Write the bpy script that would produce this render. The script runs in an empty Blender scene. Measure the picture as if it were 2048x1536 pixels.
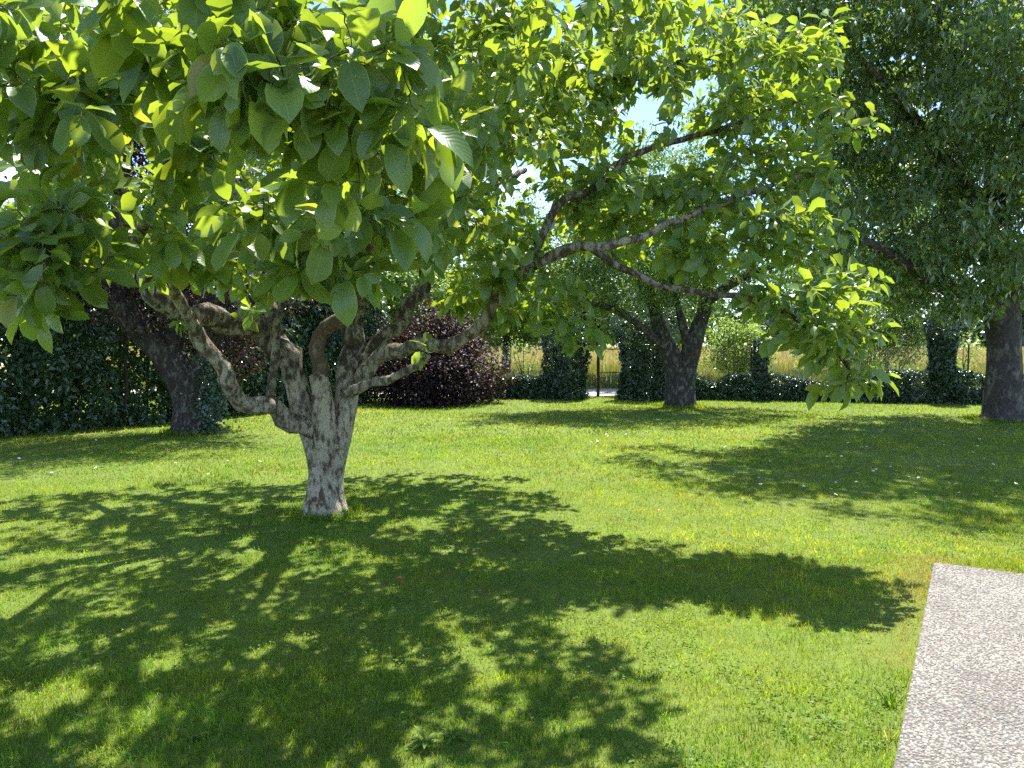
import bpy, math
import numpy as np
from mathutils import Matrix, Vector

R = math.radians
scene = bpy.context.scene
COL = scene.collection
rng = np.random.default_rng(11)

# ------------------------------------------------------------------ camera
FPX = 1540.0                       # focal length in pixels of a 2048 px wide frame
CAM_H = 1.5
PITCH = math.atan(88 / FPX)        # looking slightly down
cam_d = bpy.data.cameras.new('camera')
cam_d.sensor_width = 36.0
cam_d.lens = FPX / 2048 * 36.0
cam_d.clip_start = 0.05
cam_d.clip_end = 3000
cam = bpy.data.objects.new('camera', cam_d)
COL.objects.link(cam)
cam.location = (0, 0, CAM_H)
cam.rotation_euler = (R(90) - PITCH, 0, 0)
scene.camera = cam

# ------------------------------------------------------------------ light
SUN_EL, SUN_AZ = R(60), R(18)      # azimuth measured from +Y towards +X
sun_dir = Vector((math.sin(SUN_AZ) * math.cos(SUN_EL), math.cos(SUN_AZ) * math.cos(SUN_EL), math.sin(SUN_EL)))
sl = bpy.data.lights.new('sun', 'SUN')
sl.energy = 4.8
sl.angle = R(0.53)
sl.color = (1.0, 0.95, 0.86)
so = bpy.data.objects.new('sun', sl)
COL.objects.link(so)
so.location = (8, 20, 40)
so.rotation_euler = sun_dir.to_track_quat('Z', 'Y').to_euler()

world = bpy.data.worlds.new('World')
scene.world = world
world.use_nodes = True
nt = world.node_tree
nt.nodes.clear()
w_out = nt.nodes.new('ShaderNodeOutputWorld')
w_bg = nt.nodes.new('ShaderNodeBackground')
w_sky = nt.nodes.new('ShaderNodeTexSky')
w_sky.sky_type = 'NISHITA'
w_sky.sun_disc = False
w_sky.sun_elevation = SUN_EL
w_sky.sun_rotation = SUN_AZ
w_sky.air_density = 0.7
w_sky.altitude = 1500
w_sky.dust_density = 0.1
w_sky.ozone_density = 2.0
w_tc = nt.nodes.new('ShaderNodeTexCoord')
w_map = nt.nodes.new('ShaderNodeMapping')
w_map.inputs['Scale'].default_value = (1.0, 1.0, 2.2)
w_map.inputs['Location'].default_value = (0.35, 0.1, 0.2)
w_noise = nt.nodes.new('ShaderNodeTexNoise')
w_noise.inputs['Scale'].default_value = 3.4
w_noise.inputs['Detail'].default_value = 9
w_noise.inputs['Roughness'].default_value = 0.56
w_ramp = nt.nodes.new('ShaderNodeValToRGB')
w_ramp.color_ramp.elements[0].position = 0.54
w_ramp.color_ramp.elements[1].position = 0.72
w_mix = nt.nodes.new('ShaderNodeMixRGB')
w_mix.inputs[2].default_value = (7.0, 7.1, 7.3, 1)   # sunlit cloud, in the sky node's own units
nt.links.new(w_tc.outputs['Generated'], w_map.inputs['Vector'])
nt.links.new(w_map.outputs['Vector'], w_noise.inputs['Vector'])
nt.links.new(w_noise.outputs['Fac'], w_ramp.inputs['Fac'])
nt.links.new(w_ramp.outputs['Color'], w_mix.inputs[0])
nt.links.new(w_sky.outputs['Color'], w_mix.inputs[1])
nt.links.new(w_mix.outputs['Color'], w_bg.inputs['Color'])
w_bg.inputs['Strength'].default_value = 0.15
nt.links.new(w_bg.outputs['Background'], w_out.inputs['Surface'])

vs = scene.view_settings
vs.view_transform = 'Standard'
vs.look = 'None'
vs.exposure = 1.55
vs.gamma = 1.0
vs.use_curve_mapping = False
cy = scene.cycles
cy.max_bounces = 8
cy.diffuse_bounces = 5
cy.glossy_bounces = 2
cy.transmission_bounces = 4
cy.sample_clamp_indirect = 8.0
cy.use_denoising = False
cy.caustics_reflective = False
cy.caustics_refractive = False

# ------------------------------------------------------------------ helpers
FW = np.array([0, math.cos(PITCH), -math.sin(PITCH)])
UP = np.array([0, math.sin(PITCH), math.cos(PITCH)])
RT = np.array([1.0, 0, 0])
CAMP = np.array([0, 0, CAM_H])


def at(px, py, d):
    """World point standing d metres in front of the viewer that is seen at (px, py)."""
    r = FW * FPX + RT * (px - 1024) + UP * (768 - py)
    return CAMP + r * (d / r[1])


def ground(px, py, z=0.0):
    r = FW * FPX + RT * (px - 1024) + UP * (768 - py)
    return CAMP + r * ((z - CAM_H) / r[2])


def nrm(a):
    a = np.asarray(a, float)
    return a / np.maximum(np.linalg.norm(a, axis=-1, keepdims=True), 1e-9)


def vnoise(x, y, seed=0):
    """Smooth 2-D value noise in 0..1 for arrays."""
    r = np.random.default_rng(seed)
    g = r.random((256, 256))
    xi = np.floor(x).astype(int)
    yi = np.floor(y).astype(int)
    fx = x - xi
    fy = y - yi
    fx = fx * fx * (3 - 2 * fx)
    fy = fy * fy * (3 - 2 * fy)
    a = g[xi % 256, yi % 256]
    b = g[(xi + 1) % 256, yi % 256]
    c = g[xi % 256, (yi + 1) % 256]
    d = g[(xi + 1) % 256, (yi + 1) % 256]
    return (a * (1 - fx) + b * fx) * (1 - fy) + (c * (1 - fx) + d * fx) * fy


def fnoise(x, y, seed=0):
    return 0.55 * vnoise(x, y, seed) + 0.3 * vnoise(x * 2.1, y * 2.1, seed + 1) + 0.15 * vnoise(x * 4.3, y * 4.3, seed + 2)


def mesh_data(name, V, F, mats, uv=None, attrs=None, smooth=True, col=None):
    """One mesh from arrays: V (n,3), F (m,k) with k fixed."""
    V = np.asarray(V, np.float32)
    F = np.asarray(F, np.int32)
    me = bpy.data.meshes.new(name)
    n, (m, k) = len(V), F.shape
    me.vertices.add(n)
    me.vertices.foreach_set('co', V.ravel())
    me.loops.add(m * k)
    me.loops.foreach_set('vertex_index', F.ravel())
    me.polygons.add(m)
    me.polygons.foreach_set('loop_start', np.arange(m, dtype=np.int32) * k)
    try:
        me.polygons.foreach_set('loop_total', np.full(m, k, np.int32))
    except Exception:
        pass
    me.polygons.foreach_set('use_smooth', np.full(m, bool(smooth)))
    me.update(calc_edges=True)
    if uv is not None:
        l = me.uv_layers.new(name='UVMap')
        l.data.foreach_set('uv', np.asarray(uv, np.float32)[F.ravel()].ravel())
    for an, av in (attrs or {}).items():
        a = me.attributes.new(an, 'FLOAT', 'POINT')
        a.data.foreach_set('value', np.asarray(av, np.float32))
    if col is not None:
        a = me.attributes.new('col', 'FLOAT_COLOR', 'POINT')
        c4 = np.ones((n, 4), np.float32)
        c4[:, :3] = col
        a.data.foreach_set('color', c4.ravel())
    for mt in (mats if isinstance(mats, (list, tuple)) else [mats]):
        me.materials.append(mt)
    return me


def obj(name, me, parent=None, label=None, cat=None, group=None, kind=None):
    o = bpy.data.objects.new(name, me)
    COL.objects.link(o)
    if parent is not None:
        o.parent = parent
        o.location = -Vector(parent.location)
    if label:
        o['label'] = label
    if cat:
        o['category'] = cat
    if group:
        o['group'] = group
    if kind:
        o['kind'] = kind
    return o


def thing(name, loc, label, cat, group=None):
    o = obj(name, None, None, label, cat, group)
    o.location = Vector([float(v) for v in loc])
    o.empty_display_size = 0.2
    return o


class MB:
    """Collects triangles."""
    def __init__(self):
        self.v, self.f, self.n = [], [], 0

    def add(self, V, F):
        V = np.asarray(V, float)
        F = np.asarray(F, int)
        if F.shape[1] == 4:
            F = np.concatenate([F[:, [0, 1, 2]], F[:, [0, 2, 3]]])
        self.v.append(V)
        self.f.append(F + self.n)
        self.n += len(V)

    def box(self, c, s, rz=0.0):
        c = np.asarray(c, float)
        v = np.array([[x, y, z] for x in (-.5, .5) for y in (-.5, .5) for z in (-.5, .5)]) * np.asarray(s)
        cs, sn = math.cos(rz), math.sin(rz)
        v = np.stack([v[:, 0] * cs - v[:, 1] * sn, v[:, 0] * sn + v[:, 1] * cs, v[:, 2]], 1) + c
        self.add(v, [[0, 1, 3, 2], [4, 6, 7, 5], [0, 4, 5, 1], [2, 3, 7, 6], [0, 2, 6, 4], [1, 5, 7, 3]])

    def tube(self, P, rad, sides=8, seed=0, gnarl=0.0, cap=True):
        P = np.asarray(P, float)
        rad = np.asarray(rad, float)
        n = len(P)
        T = np.empty_like(P)
        T[1:-1] = P[2:] - P[:-2]
        T[0] = P[1] - P[0]
        T[-1] = P[-1] - P[-2]
        T = nrm(T)
        ref = np.array([0, 0, 1.0]) if abs(T[0][2]) < 0.9 else np.array([1.0, 0, 0])
        u = nrm(np.cross(T[0], ref))
        U = [u]
        for i in range(1, n):
            u = u - T[i] * np.dot(u, T[i])
            u = nrm(u)
            U.append(u)
        U = np.array(U)
        W = np.cross(T, U)
        a = np.linspace(0, 2 * math.pi, sides, endpoint=False)
        rr = rad[:, None] * np.ones(sides)
        if gnarl:
            s = np.concatenate([[0], np.cumsum(np.linalg.norm(np.diff(P, axis=0), axis=1))])
            q = s[:, None] / max(rad.mean(), 1e-3)
            nz = (np.sin(2 * a[None] + q * 0.55 + seed) * 0.4 + np.sin(3 * a[None] - q * 0.9 + seed * 2.3) * 0.35
                  + np.sin(5 * a[None] + q * 1.7 + seed * 1.7) * 0.25 + 0.5 * np.sin(q * 0.8 + seed * 3.1))
            rr = rr * (1 + gnarl * nz)
        V = P[:, None, :] + rr[..., None] * (np.cos(a)[None, :, None] * U[:, None, :] + np.sin(a)[None, :, None] * W[:, None, :])
        V = V.reshape(-1, 3)
        i = np.arange(n - 1)[:, None] * sides
        j = np.arange(sides)[None]
        j2 = (j + 1) % sides
        F = np.stack([i + j, i + j2, i + sides + j2, i + sides + j], -1).reshape(-1, 4)
        self.add(V, F)
        if cap:
            self.add(np.concatenate([V[-sides:], [P[-1] + T[-1] * rad[-1] * 0.6]]),
                     [[k, (k + 1) % sides, sides] for k in range(sides)])

    def data(self, name, mat, smooth=True, **kw):
        return mesh_data(name, np.concatenate(self.v), np.concatenate(self.f), mat, smooth=smooth, **kw)


def spline(P, R_, step=0.1):
    """Catmull-Rom through control points, resampled; returns points and radii."""
    P = np.asarray(P, float)
    R_ = np.asarray(R_, float)
    Q = np.concatenate([[2 * P[0] - P[1]], P, [2 * P[-1] - P[-2]]])
    out, rad = [], []
    for i in range(len(P) - 1):
        p0, p1, p2, p3 = Q[i:i + 4]
        k = max(2, int(np.linalg.norm(p2 - p1) / step))
        for t in np.linspace(0, 1, k, endpoint=False):
            out.append(0.5 * ((2 * p1) + (-p0 + p2) * t + (2 * p0 - 5 * p1 + 4 * p2 - p3) * t * t + (-p0 + 3 * p1 - 3 * p2 + p3) * t ** 3))
            rad.append(R_[i] * (1 - t) + R_[i + 1] * t)
    out.append(P[-1])
    rad.append(R_[-1])
    return np.array(out), np.array(rad)


# ------------------------------------------------------------------ leaf shapes
def leaf_shape(profile, fold=0.18, droop=0.18, wave=0.0, seed=0):
    """Rows (t, half width) from stalk to tip -> V, F (triangles), uv."""
    r = np.random.default_rng(seed)
    V, uv = [], []
    ph = r.random() * 6
    for t, w in profile:
        z = -droop * t * t
        bend = 0.05 * math.sin(ph + t * 2.2) * (1 if wave else 0)
        for s in (-1, 0, 1):
            zz = z + (fold * w if s else 0) + (wave * math.sin(ph + s * 1.4 + t * 9) * w if s else 0)
            V.append([s * w + bend, t * (1 - droop * 0.25 * t), zz])
            uv.append([0.5 + 0.5 * s, t])
    F = []
    n = len(profile)
    for i in range(n - 1):
        a, b = i * 3, i * 3 + 3
        F += [[a, a + 1, b + 1], [a, b + 1, b], [a + 1, a + 2, b + 2], [a + 1, b + 2, b + 1]]
    return np.array(V), np.array(F), np.array(uv)


MAG_HI = [(0, .012), (.10, .014), (.16, .085), (.32, .18), (.52, .242), (.70, .248), (.85, .185), (.94, .075), (1.0, .004)]
MAG_LO = [(0, .012), (.12, .02), (.45, .235), (.78, .215), (1.0, .004)]
OVAL = [(0, .015), (.3, .22), (.65, .24), (1.0, .01)]
NARROW = [(0, .012), (.3, .16), (.62, .17), (1.0, .01)]
BROAD = [(0, .05), (.25, .36), (.6, .34), (1.0, .02)]
mag_hi = [leaf_shape(MAG_HI, f, d, w, s) for s, (f, d, w) in enumerate(
    [(.25, .12, .10), (.45, .25, .16), (.15, .38, .12), (.6, .16, .10), (.3, .5, .14), (.05, .2, .2), (.8, .35, .12), (.35, .05, .18)])]
mag_lo = [leaf_shape(MAG_LO, f, d, 0.08, s) for s, (f, d) in enumerate([(.25, .12), (.45, .28), (.6, .4)])]


def leaf_small(w, fold, droop):
    """Five points, four triangles: for leaves a few pixels long."""
    V = np.array([[0, 0, 0], [-w, .46, fold * w - droop * .2], [0, .52, -droop * .25], [w, .46, fold * w - droop * .2], [0, 1, -droop]])
    return V, np.array([[0, 2, 1], [0, 3, 2], [1, 2, 4], [2, 3, 4]]), np.array([[.5, 0], [0, .46], [.5, .52], [1, .46], [.5, 1]])


oval = [leaf_small(.27, .4, .2), leaf_small(.30, .7, .4)]
narrow = [leaf_small(.20, .6, .35), leaf_small(.22, .3, .15)]
broad = [leaf_shape(BROAD, .25, .2), leaf_shape(BROAD, .4, .4)]
ivy_shape = [leaf_small(.42, .4, .2), leaf_small(.45, .7, .35)]


def frames(dirs, normals):
    y = nrm(dirs)
    z = normals - y * np.sum(normals * y, 1, keepdims=True)
    z = nrm(z)
    x = np.cross(y, z)
    return x, y, z


def leaf_arrays(shapes, pos, dirs, normals, size, r):
    x, y, z = frames(dirs, normals)
    pick = r.integers(0, len(shapes), len(pos))
    rn = r.random(len(pos))
    Vs, Fs, Us, As, off = [], [], [], [], 0
    for k, (tv, tf, tu) in enumerate(shapes):
        m = np.where(pick == k)[0]
        if not len(m):
            continue
        s = size[m][:, None, None]
        V = pos[m][:, None] + s * (tv[None, :, 0:1] * x[m][:, None] + tv[None, :, 1:2] * y[m][:, None] + tv[None, :, 2:3] * z[m][:, None])
        F = tf[None] + (np.arange(len(m)) * len(tv))[:, None, None] + off
        Vs.append(V.reshape(-1, 3))
        Fs.append(F.reshape(-1, 3))
        Us.append(np.tile(tu, (len(m), 1)))
        As.append(np.repeat(rn[m], len(tv)))
        off += V.shape[0] * V.shape[1]
    return np.concatenate(Vs), np.concatenate(Fs), np.concatenate(Us), np.concatenate(As)


def leaf_data(name, shapes, pos, dirs, normals, size, mat, r):
    V, F, U, A = leaf_arrays(shapes, pos, dirs, normals, size, r)
    return mesh_data(name, V, F, mat, uv=U, attrs={'rnd': A})


# ------------------------------------------------------------------ materials
def mat_new(name):
    m = bpy.data.materials.new(name)
    m.use_nodes = True
    m.node_tree.nodes.clear()
    return m, m.node_tree.nodes, m.node_tree.links


def ramp(nd, stops):
    n = nd.new('ShaderNodeValToRGB')
    e = n.color_ramp.elements
    while len(e) < len(stops):
        e.new(0.5)
    for i, (p, c) in enumerate(stops):
        e[i].position = p
        e[i].color = (*c, 1) if len(c) == 3 else c
    return n


def math_node(nd, ln, op, a, b=None):
    n = nd.new('ShaderNodeMath')
    n.operation = op
    for i, v in enumerate((a, b)):
        if v is None:
            continue
        if isinstance(v, (int, float)):
            n.inputs[i].default_value = v
        else:
            ln.new(v, n.inputs[i])
    return n.outputs[0]


def leaf_material(name, stops, tr_stops, trans=0.42, gloss=0.10, rough=0.38, veins=False):
    """Leaf: diffuse + light shining through + a waxy sheen; colour differs from leaf to leaf."""
    m, nd, ln = mat_new(name)
    out = nd.new('ShaderNodeOutputMaterial')
    at_ = nd.new('ShaderNodeAttribute')
    at_.attribute_name = 'rnd'
    oi = nd.new('ShaderNodeObjectInfo')
    s = math_node(nd, ln, 'FRACT', math_node(nd, ln, 'ADD', at_.outputs['Fac'], oi.outputs['Random']))
    c1 = ramp(nd, stops)
    c2 = ramp(nd, tr_stops)
    ln.new(s, c1.inputs['Fac'])
    ln.new(s, c2.inputs['Fac'])
    base = c1.outputs['Color']
    tcol = c2.outputs['Color']
    dif = nd.new('ShaderNodeBsdfDiffuse')
    trn = nd.new('ShaderNodeBsdfTranslucent')
    glo = nd.new('ShaderNodeBsdfGlossy')
    glo.inputs['Roughness'].default_value = rough
    glo.inputs['Color'].default_value = (0.9, 0.95, 1.0, 1)
    if veins:
        uv = nd.new('ShaderNodeUVMap')
        sep = nd.new('ShaderNodeSeparateXYZ')
        ln.new(uv.outputs['UV'], sep.inputs[0])
        du = math_node(nd, ln, 'ABSOLUTE', math_node(nd, ln, 'SUBTRACT', sep.outputs[0], 0.5))
        mid = math_node(nd, ln, 'LESS_THAN', du, 0.022)
        q = math_node(nd, ln, 'MULTIPLY', math_node(nd, ln, 'SUBTRACT', sep.outputs[1], math_node(nd, ln, 'MULTIPLY', du, 0.55)), 11.0)
        tri = math_node(nd, ln, 'ABSOLUTE', math_node(nd, ln, 'SUBTRACT', math_node(nd, ln, 'FRACT', q), 0.5))
        side = math_node(nd, ln, 'LESS_THAN', tri, 0.05)
        edge = math_node(nd, ln, 'GREATER_THAN', du, 0.462)
        v = math_node(nd, ln, 'MULTIPLY', math_node(nd, ln, 'MAXIMUM', math_node(nd, ln, 'MAXIMUM', mid, edge), math_node(nd, ln, 'MULTIPLY', side, 0.4)), 0.6)
        mx = nd.new('ShaderNodeMixRGB')
        mx.inputs[2].default_value = (0.24, 0.33, 0.09, 1)
        ln.new(v, mx.inputs[0])
        ln.new(base, mx.inputs[1])
        base = mx.outputs[0]
        bp = nd.new('ShaderNodeBump')
        bp.inputs['Strength'].default_value = 0.35
        bp.inputs['Distance'].default_value = 0.002
        ln.new(math_node(nd, ln, 'MULTIPLY', tri, -1.0), bp.inputs['Height'])
        for b in (dif, glo):
            ln.new(bp.outputs[0], b.inputs['Normal'])
    ln.new(base, dif.inputs['Color'])
    ln.new(tcol, trn.inputs['Color'])
    m1 = nd.new('ShaderNodeMixShader')
    m1.inputs[0].default_value = trans
    ln.new(dif.outputs[0], m1.inputs[1])
    ln.new(trn.outputs[0], m1.inputs[2])
    fr = nd.new('ShaderNodeLayerWeight')
    fr.inputs['Blend'].default_value = 0.25
    f = math_node(nd, ln, 'MINIMUM', math_node(nd, ln, 'ADD', math_node(nd, ln, 'MULTIPLY', fr.outputs['Fresnel'], gloss * 2.0), gloss * 0.2), 0.4)
    m2 = nd.new('ShaderNodeMixShader')
    ln.new(f, m2.inputs[0])
    ln.new(m1.outputs[0], m2.inputs[1])
    ln.new(glo.outputs[0], m2.inputs[2])
    ln.new(m2.outputs[0], out.inputs['Surface'])
    return m


def bark_material(name, dark, light, lichen, scale=9.0, amount=0.5, moss=0.2, bump=1.0):
    m, nd, ln = mat_new(name)
    out = nd.new('ShaderNodeOutputMaterial')
    bs = nd.new('ShaderNodeBsdfPrincipled')
    bs.inputs['Roughness'].default_value = 0.92
    bs.inputs['Specular IOR Level'].default_value = 0.15
    geo = nd.new('ShaderNodeNewGeometry')

    mp = nd.new('ShaderNodeMapping')
    mp.inputs['Scale'].default_value = (1, 1, .5)
    ln.new(geo.outputs['Position'], mp.inputs['Vector'])

    def noise(sc, det=6, rough=0.6):
        n = nd.new('ShaderNodeTexNoise')
        n.inputs['Scale'].default_value = sc
        n.inputs['Detail'].default_value = det
        n.inputs['Roughness'].default_value = rough
        ln.new(mp.outputs['Vector'], n.inputs['Vector'])
        return n.outputs['Fac']
    n1, n2, n3, n4 = noise(scale * 4, 8, 0.7), noise(scale), noise(scale * 1.9, 5, 0.65), noise(scale * 0.45)
    base = ramp(nd, [(0.3, dark), (0.7, light)])
    ln.new(n1, base.inputs['Fac'])
    k = ramp(nd, [(0.60 - 0.28 * amount, (0, 0, 0)), (0.74 - 0.28 * amount, (1, 1, 1))])
    ln.new(n2, k.inputs['Fac'])
    mx = nd.new('ShaderNodeMixRGB')
    mx.inputs[2].default_value = (*lichen, 1)
    ln.new(k.outputs[0], mx.inputs[0])
    ln.new(base.outputs[0], mx.inputs[1])
    k2 = ramp(nd, [(0.58, (0, 0, 0)), (0.70, (.85, .85, .85))])     # dark pits in the lichen
    ln.new(n3, k2.inputs['Fac'])
    mx2 = nd.new('ShaderNodeMixRGB')
    mx2.inputs[2].default_value = (*[c * 0.8 for c in dark], 1)
    ln.new(k2.outputs[0], mx2.inputs[0])
    ln.new(mx.outputs[0], mx2.inputs[1])
    k3 = ramp(nd, [(0.66 - 0.3 * moss, (0, 0, 0)), (0.78 - 0.3 * moss, (.85, .85, .85))])
    ln.new(n4, k3.inputs['Fac'])
    mx3 = nd.new('ShaderNodeMixRGB')
    mx3.inputs[2].default_value = (0.075, 0.085, 0.025, 1)
    ln.new(k3.outputs[0], mx3.inputs[0])
    ln.new(mx2.outputs[0], mx3.inputs[1])
    fine = ramp(nd, [(0.3, (.62, .62, .62)), (0.7, (1.25, 1.25, 1.25))])
    ln.new(noise(scale * 9, 4, 0.7), fine.inputs['Fac'])
    mul = nd.new('ShaderNodeMixRGB')
    mul.blend_type = 'MULTIPLY'
    mul.inputs[0].default_value = 1
    ln.new(mx3.outputs[0], mul.inputs[1])
    ln.new(fine.outputs[0], mul.inputs[2])
    ln.new(mul.outputs[0], bs.inputs['Base Color'])
    bp = nd.new('ShaderNodeBump')
    bp.inputs['Strength'].default_value = bump
    bp.inputs['Distance'].default_value = 0.02
    ln.new(math_node(nd, ln, 'ADD', math_node(nd, ln, 'ADD', n1, n2), math_node(nd, ln, 'MULTIPLY', n3, -0.8)), bp.inputs['Height'])
    ln.new(bp.outputs[0], bs.inputs['Normal'])
    ln.new(bs.outputs[0], out.inputs['Surface'])
    return m


def plain_material(name, c1, c2, scale=8.0, rough=0.8, bump=0.2, metallic=0.0, detail=6):
    m, nd, ln = mat_new(name)
    out = nd.new('ShaderNodeOutputMaterial')
    bs = nd.new('ShaderNodeBsdfPrincipled')
    bs.inputs['Roughness'].default_value = rough
    bs.inputs['Metallic'].default_value = metallic
    geo = nd.new('ShaderNodeNewGeometry')
    n = nd.new('ShaderNodeTexNoise')
    n.inputs['Scale'].default_value = scale
    n.inputs['Detail'].default_value = detail
    n.inputs['Roughness'].default_value = 0.65
    ln.new(geo.outputs['Position'], n.inputs['Vector'])
    k = ramp(nd, [(0.32, c1), (0.68, c2)])
    ln.new(n.outputs['Fac'], k.inputs['Fac'])
    ln.new(k.outputs[0], bs.inputs['Base Color'])
    if bump:
        bp = nd.new('ShaderNodeBump')
        bp.inputs['Strength'].default_value = bump
        bp.inputs['Distance'].default_value = 0.02
        ln.new(n.outputs['Fac'], bp.inputs['Height'])
        ln.new(bp.outputs[0], bs.inputs['Normal'])
    ln.new(bs.outputs[0], out.inputs['Surface'])
    return m


def blade_material(name, trans=0.4, gloss=0.05):
    """Grass-like blades: colour from the blade's own vertex colour."""
    m, nd, ln = mat_new(name)
    out = nd.new('ShaderNodeOutputMaterial')
    a = nd.new('ShaderNodeAttribute')
    a.attribute_name = 'col'
    dif = nd.new('ShaderNodeBsdfDiffuse')
    trn = nd.new('ShaderNodeBsdfTranslucent')
    glo = nd.new('ShaderNodeBsdfGlossy')
    glo.inputs['Roughness'].default_value = 0.45
    ln.new(a.outputs['Color'], dif.inputs['Color'])
    mul = nd.new('ShaderNodeMixRGB')
    mul.blend_type = 'MULTIPLY'
    mul.inputs[0].default_value = 1
    mul.inputs[2].default_value = (2.1, 1.8, 0.6, 1)
    ln.new(a.outputs['Color'], mul.inputs[1])
    ln.new(mul.outputs[0], trn.inputs['Color'])
    m1 = nd.new('ShaderNodeMixShader')
    m1.inputs[0].default_value = trans
    ln.new(dif.outputs[0], m1.inputs[1])
    ln.new(trn.outputs[0], m1.inputs[2])
    m2 = nd.new('ShaderNodeMixShader')
    m2.inputs[0].default_value = gloss
    ln.new(m1.outputs[0], m2.inputs[1])
    ln.new(glo.outputs[0], m2.inputs[2])
    ln.new(m2.outputs[0], out.inputs['Surface'])
    return m


M = {}
M['magnolia_leaf'] = leaf_material('magnolia_leaf',
    [(0, (.10, .175, .045)), (.35, (.135, .225, .065)), (.7, (.085, .155, .042)), (.99, (.15, .22, .05)), (1, (.2, .19, .04))],
    [(0, (.34, .50, .03)), (.4, (.46, .60, .04)), (.75, (.34, .48, .02)), (.99, (.52, .58, .04)), (1, (.6, .5, .04))], 0.48, 0.12, 0.36, True)
M['cherry_leaf'] = leaf_material('cherry_leaf',
    [(0, (.065, .115, .035)), (.5, (.10, .155, .045)), (.97, (.08, .135, .04)), (.995, (.2, .12, .03))],
    [(0, (.22, .38, .03)), (.5, (.34, .50, .04)), (1, (.26, .42, .03))], 0.42, 0.2, 0.45)
M['apple_leaf'] = leaf_material('apple_leaf',
    [(0, (.06, .11, .025)), (.5, (.085, .15, .03)), (1, (.05, .10, .02))],
    [(0, (.2, .36, .03)), (.5, (.3, .47, .04)), (1, (.22, .38, .03))], 0.4, 0.12, 0.4)
M['bright_leaf'] = leaf_material('bright_leaf',
    [(0, (.09, .16, .025)), (.5, (.13, .21, .03)), (1, (.08, .15, .02))],
    [(0, (.3, .5, .03)), (.5, (.42, .58, .04)), (1, (.3, .48, .03))], 0.45, 0.1, 0.4)
M['hedge_leaf'] = leaf_material('hedge_leaf',
    [(0, (.03, .065, .02)), (.5, (.055, .10, .03)), (1, (.035, .075, .022))],
    [(0, (.1, .2, .03)), (.5, (.16, .3, .03)), (1, (.1, .22, .03))], 0.3, 0.22, 0.3)
M['ivy_leaf'] = leaf_material('ivy_leaf',
    [(0, (.02, .05, .018)), (.5, (.035, .075, .022)), (1, (.025, .055, .018))],
    [(0, (.07, .15, .03)), (1, (.1, .2, .03))], 0.22, 0.25, 0.3)
M['purple_leaf'] = leaf_material('purple_leaf',
    [(0, (.018, .011, .012)), (.5, (.03, .016, .017)), (.93, (.024, .014, .014)), (.98, (.10, .04, .02))],
    [(0, (.07, .018, .02)), (.6, (.11, .028, .026)), (.96, (.36, .14, .04))], 0.13, 0.08, 0.45)
M['grass'] = blade_material('grass_blade', 0.5, 0.02)
M['crop'] = blade_material('crop_stalk', 0.3)
M['magnolia_bark'] = bark_material('magnolia_bark', (.075, .056, .04), (.20, .155, .11), (.52, .455, .355), 20.0, 0.72, 0.1)
M['magnolia_limb_bark'] = bark_material('magnolia_limb_bark', (.055, .042, .032), (.14, .108, .08), (.38, .345, .275), 20.0, 0.5, 0.2)
M['magnolia_pale_sunlit_bark'] = bark_material('magnolia_pale_sunlit_bark', (.08, .062, .045), (.19, .15, .11), (.46, .41, .32), 20.0, 0.6, 0.15)  # paler lichen; on the low left limb, sunlight put into the bark colour
M['magnolia_smooth_bark'] = bark_material('magnolia_smooth_bark', (.10, .072, .052), (.17, .125, .09), (.27, .225, .175), 16.0, 0.32, 0.1, 0.7)
M['plum_bark'] = bark_material('plum_bark', (.03, .025, .022), (.09, .075, .062), (.19, .175, .15), 16.0, 0.35, 0.12)
M['apple_bark'] = bark_material('apple_bark', (.03, .026, .024), (.09, .08, .07), (.2, .19, .165), 15.0, 0.35, 0.1)
M['cherry_bark'] = bark_material('cherry_bark', (.045, .04, .038), (.12, .10, .09), (.2, .18, .15), 7.0, 0.35, 0.0)
M['twig'] = plain_material('twig_bark', (.035, .028, .022), (.085, .068, .05), 30, 0.9, 0.2)
M['lawn'] = plain_material('lawn_soil', (.08, .12, .012), (.12, .165, .016), 14, 1.0, 0.5)
M['field'] = plain_material('field_ground', (.16, .19, .06), (.24, .22, .10), 0.9, 1.0, 0.3)
M['road'] = plain_material('road_gravel', (.34, .32, .30), (.46, .44, .41), 6, 0.95, 0.3)
M['mortar'] = plain_material('aggregate_mortar', (.085, .077, .066), (.16, .145, .125), 60, 0.95, 0.6)
M['rust'] = plain_material('rusted_iron', (.05, .03, .02), (.16, .085, .05), 40, 0.85, 0.3, 0.2)
M['wire'] = plain_material('galvanised_wire', (.2, .2, .19), (.3, .3, .29), 30, 0.6, 0.0, 0.5)
M['wall'] = plain_material('old_wall_stone', (.14, .13, .11), (.26, .24, .2), 5, 0.95, 0.6)
M['petal'] = plain_material('daisy_white', (.78, .78, .76), (.85, .85, .82), 50, 0.7, 0)
M['daisy_eye'] = plain_material('daisy_yellow', (.6, .42, .03), (.7, .5, .04), 50, 0.7, 0)
M['fallen_red'] = leaf_material('fallen_red', [(0, (.34, .10, .07)), (1, (.42, .17, .10))], [(0, (.6, .14, .08)), (1, (.6, .2, .1))], 0.35, 0.1)


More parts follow.
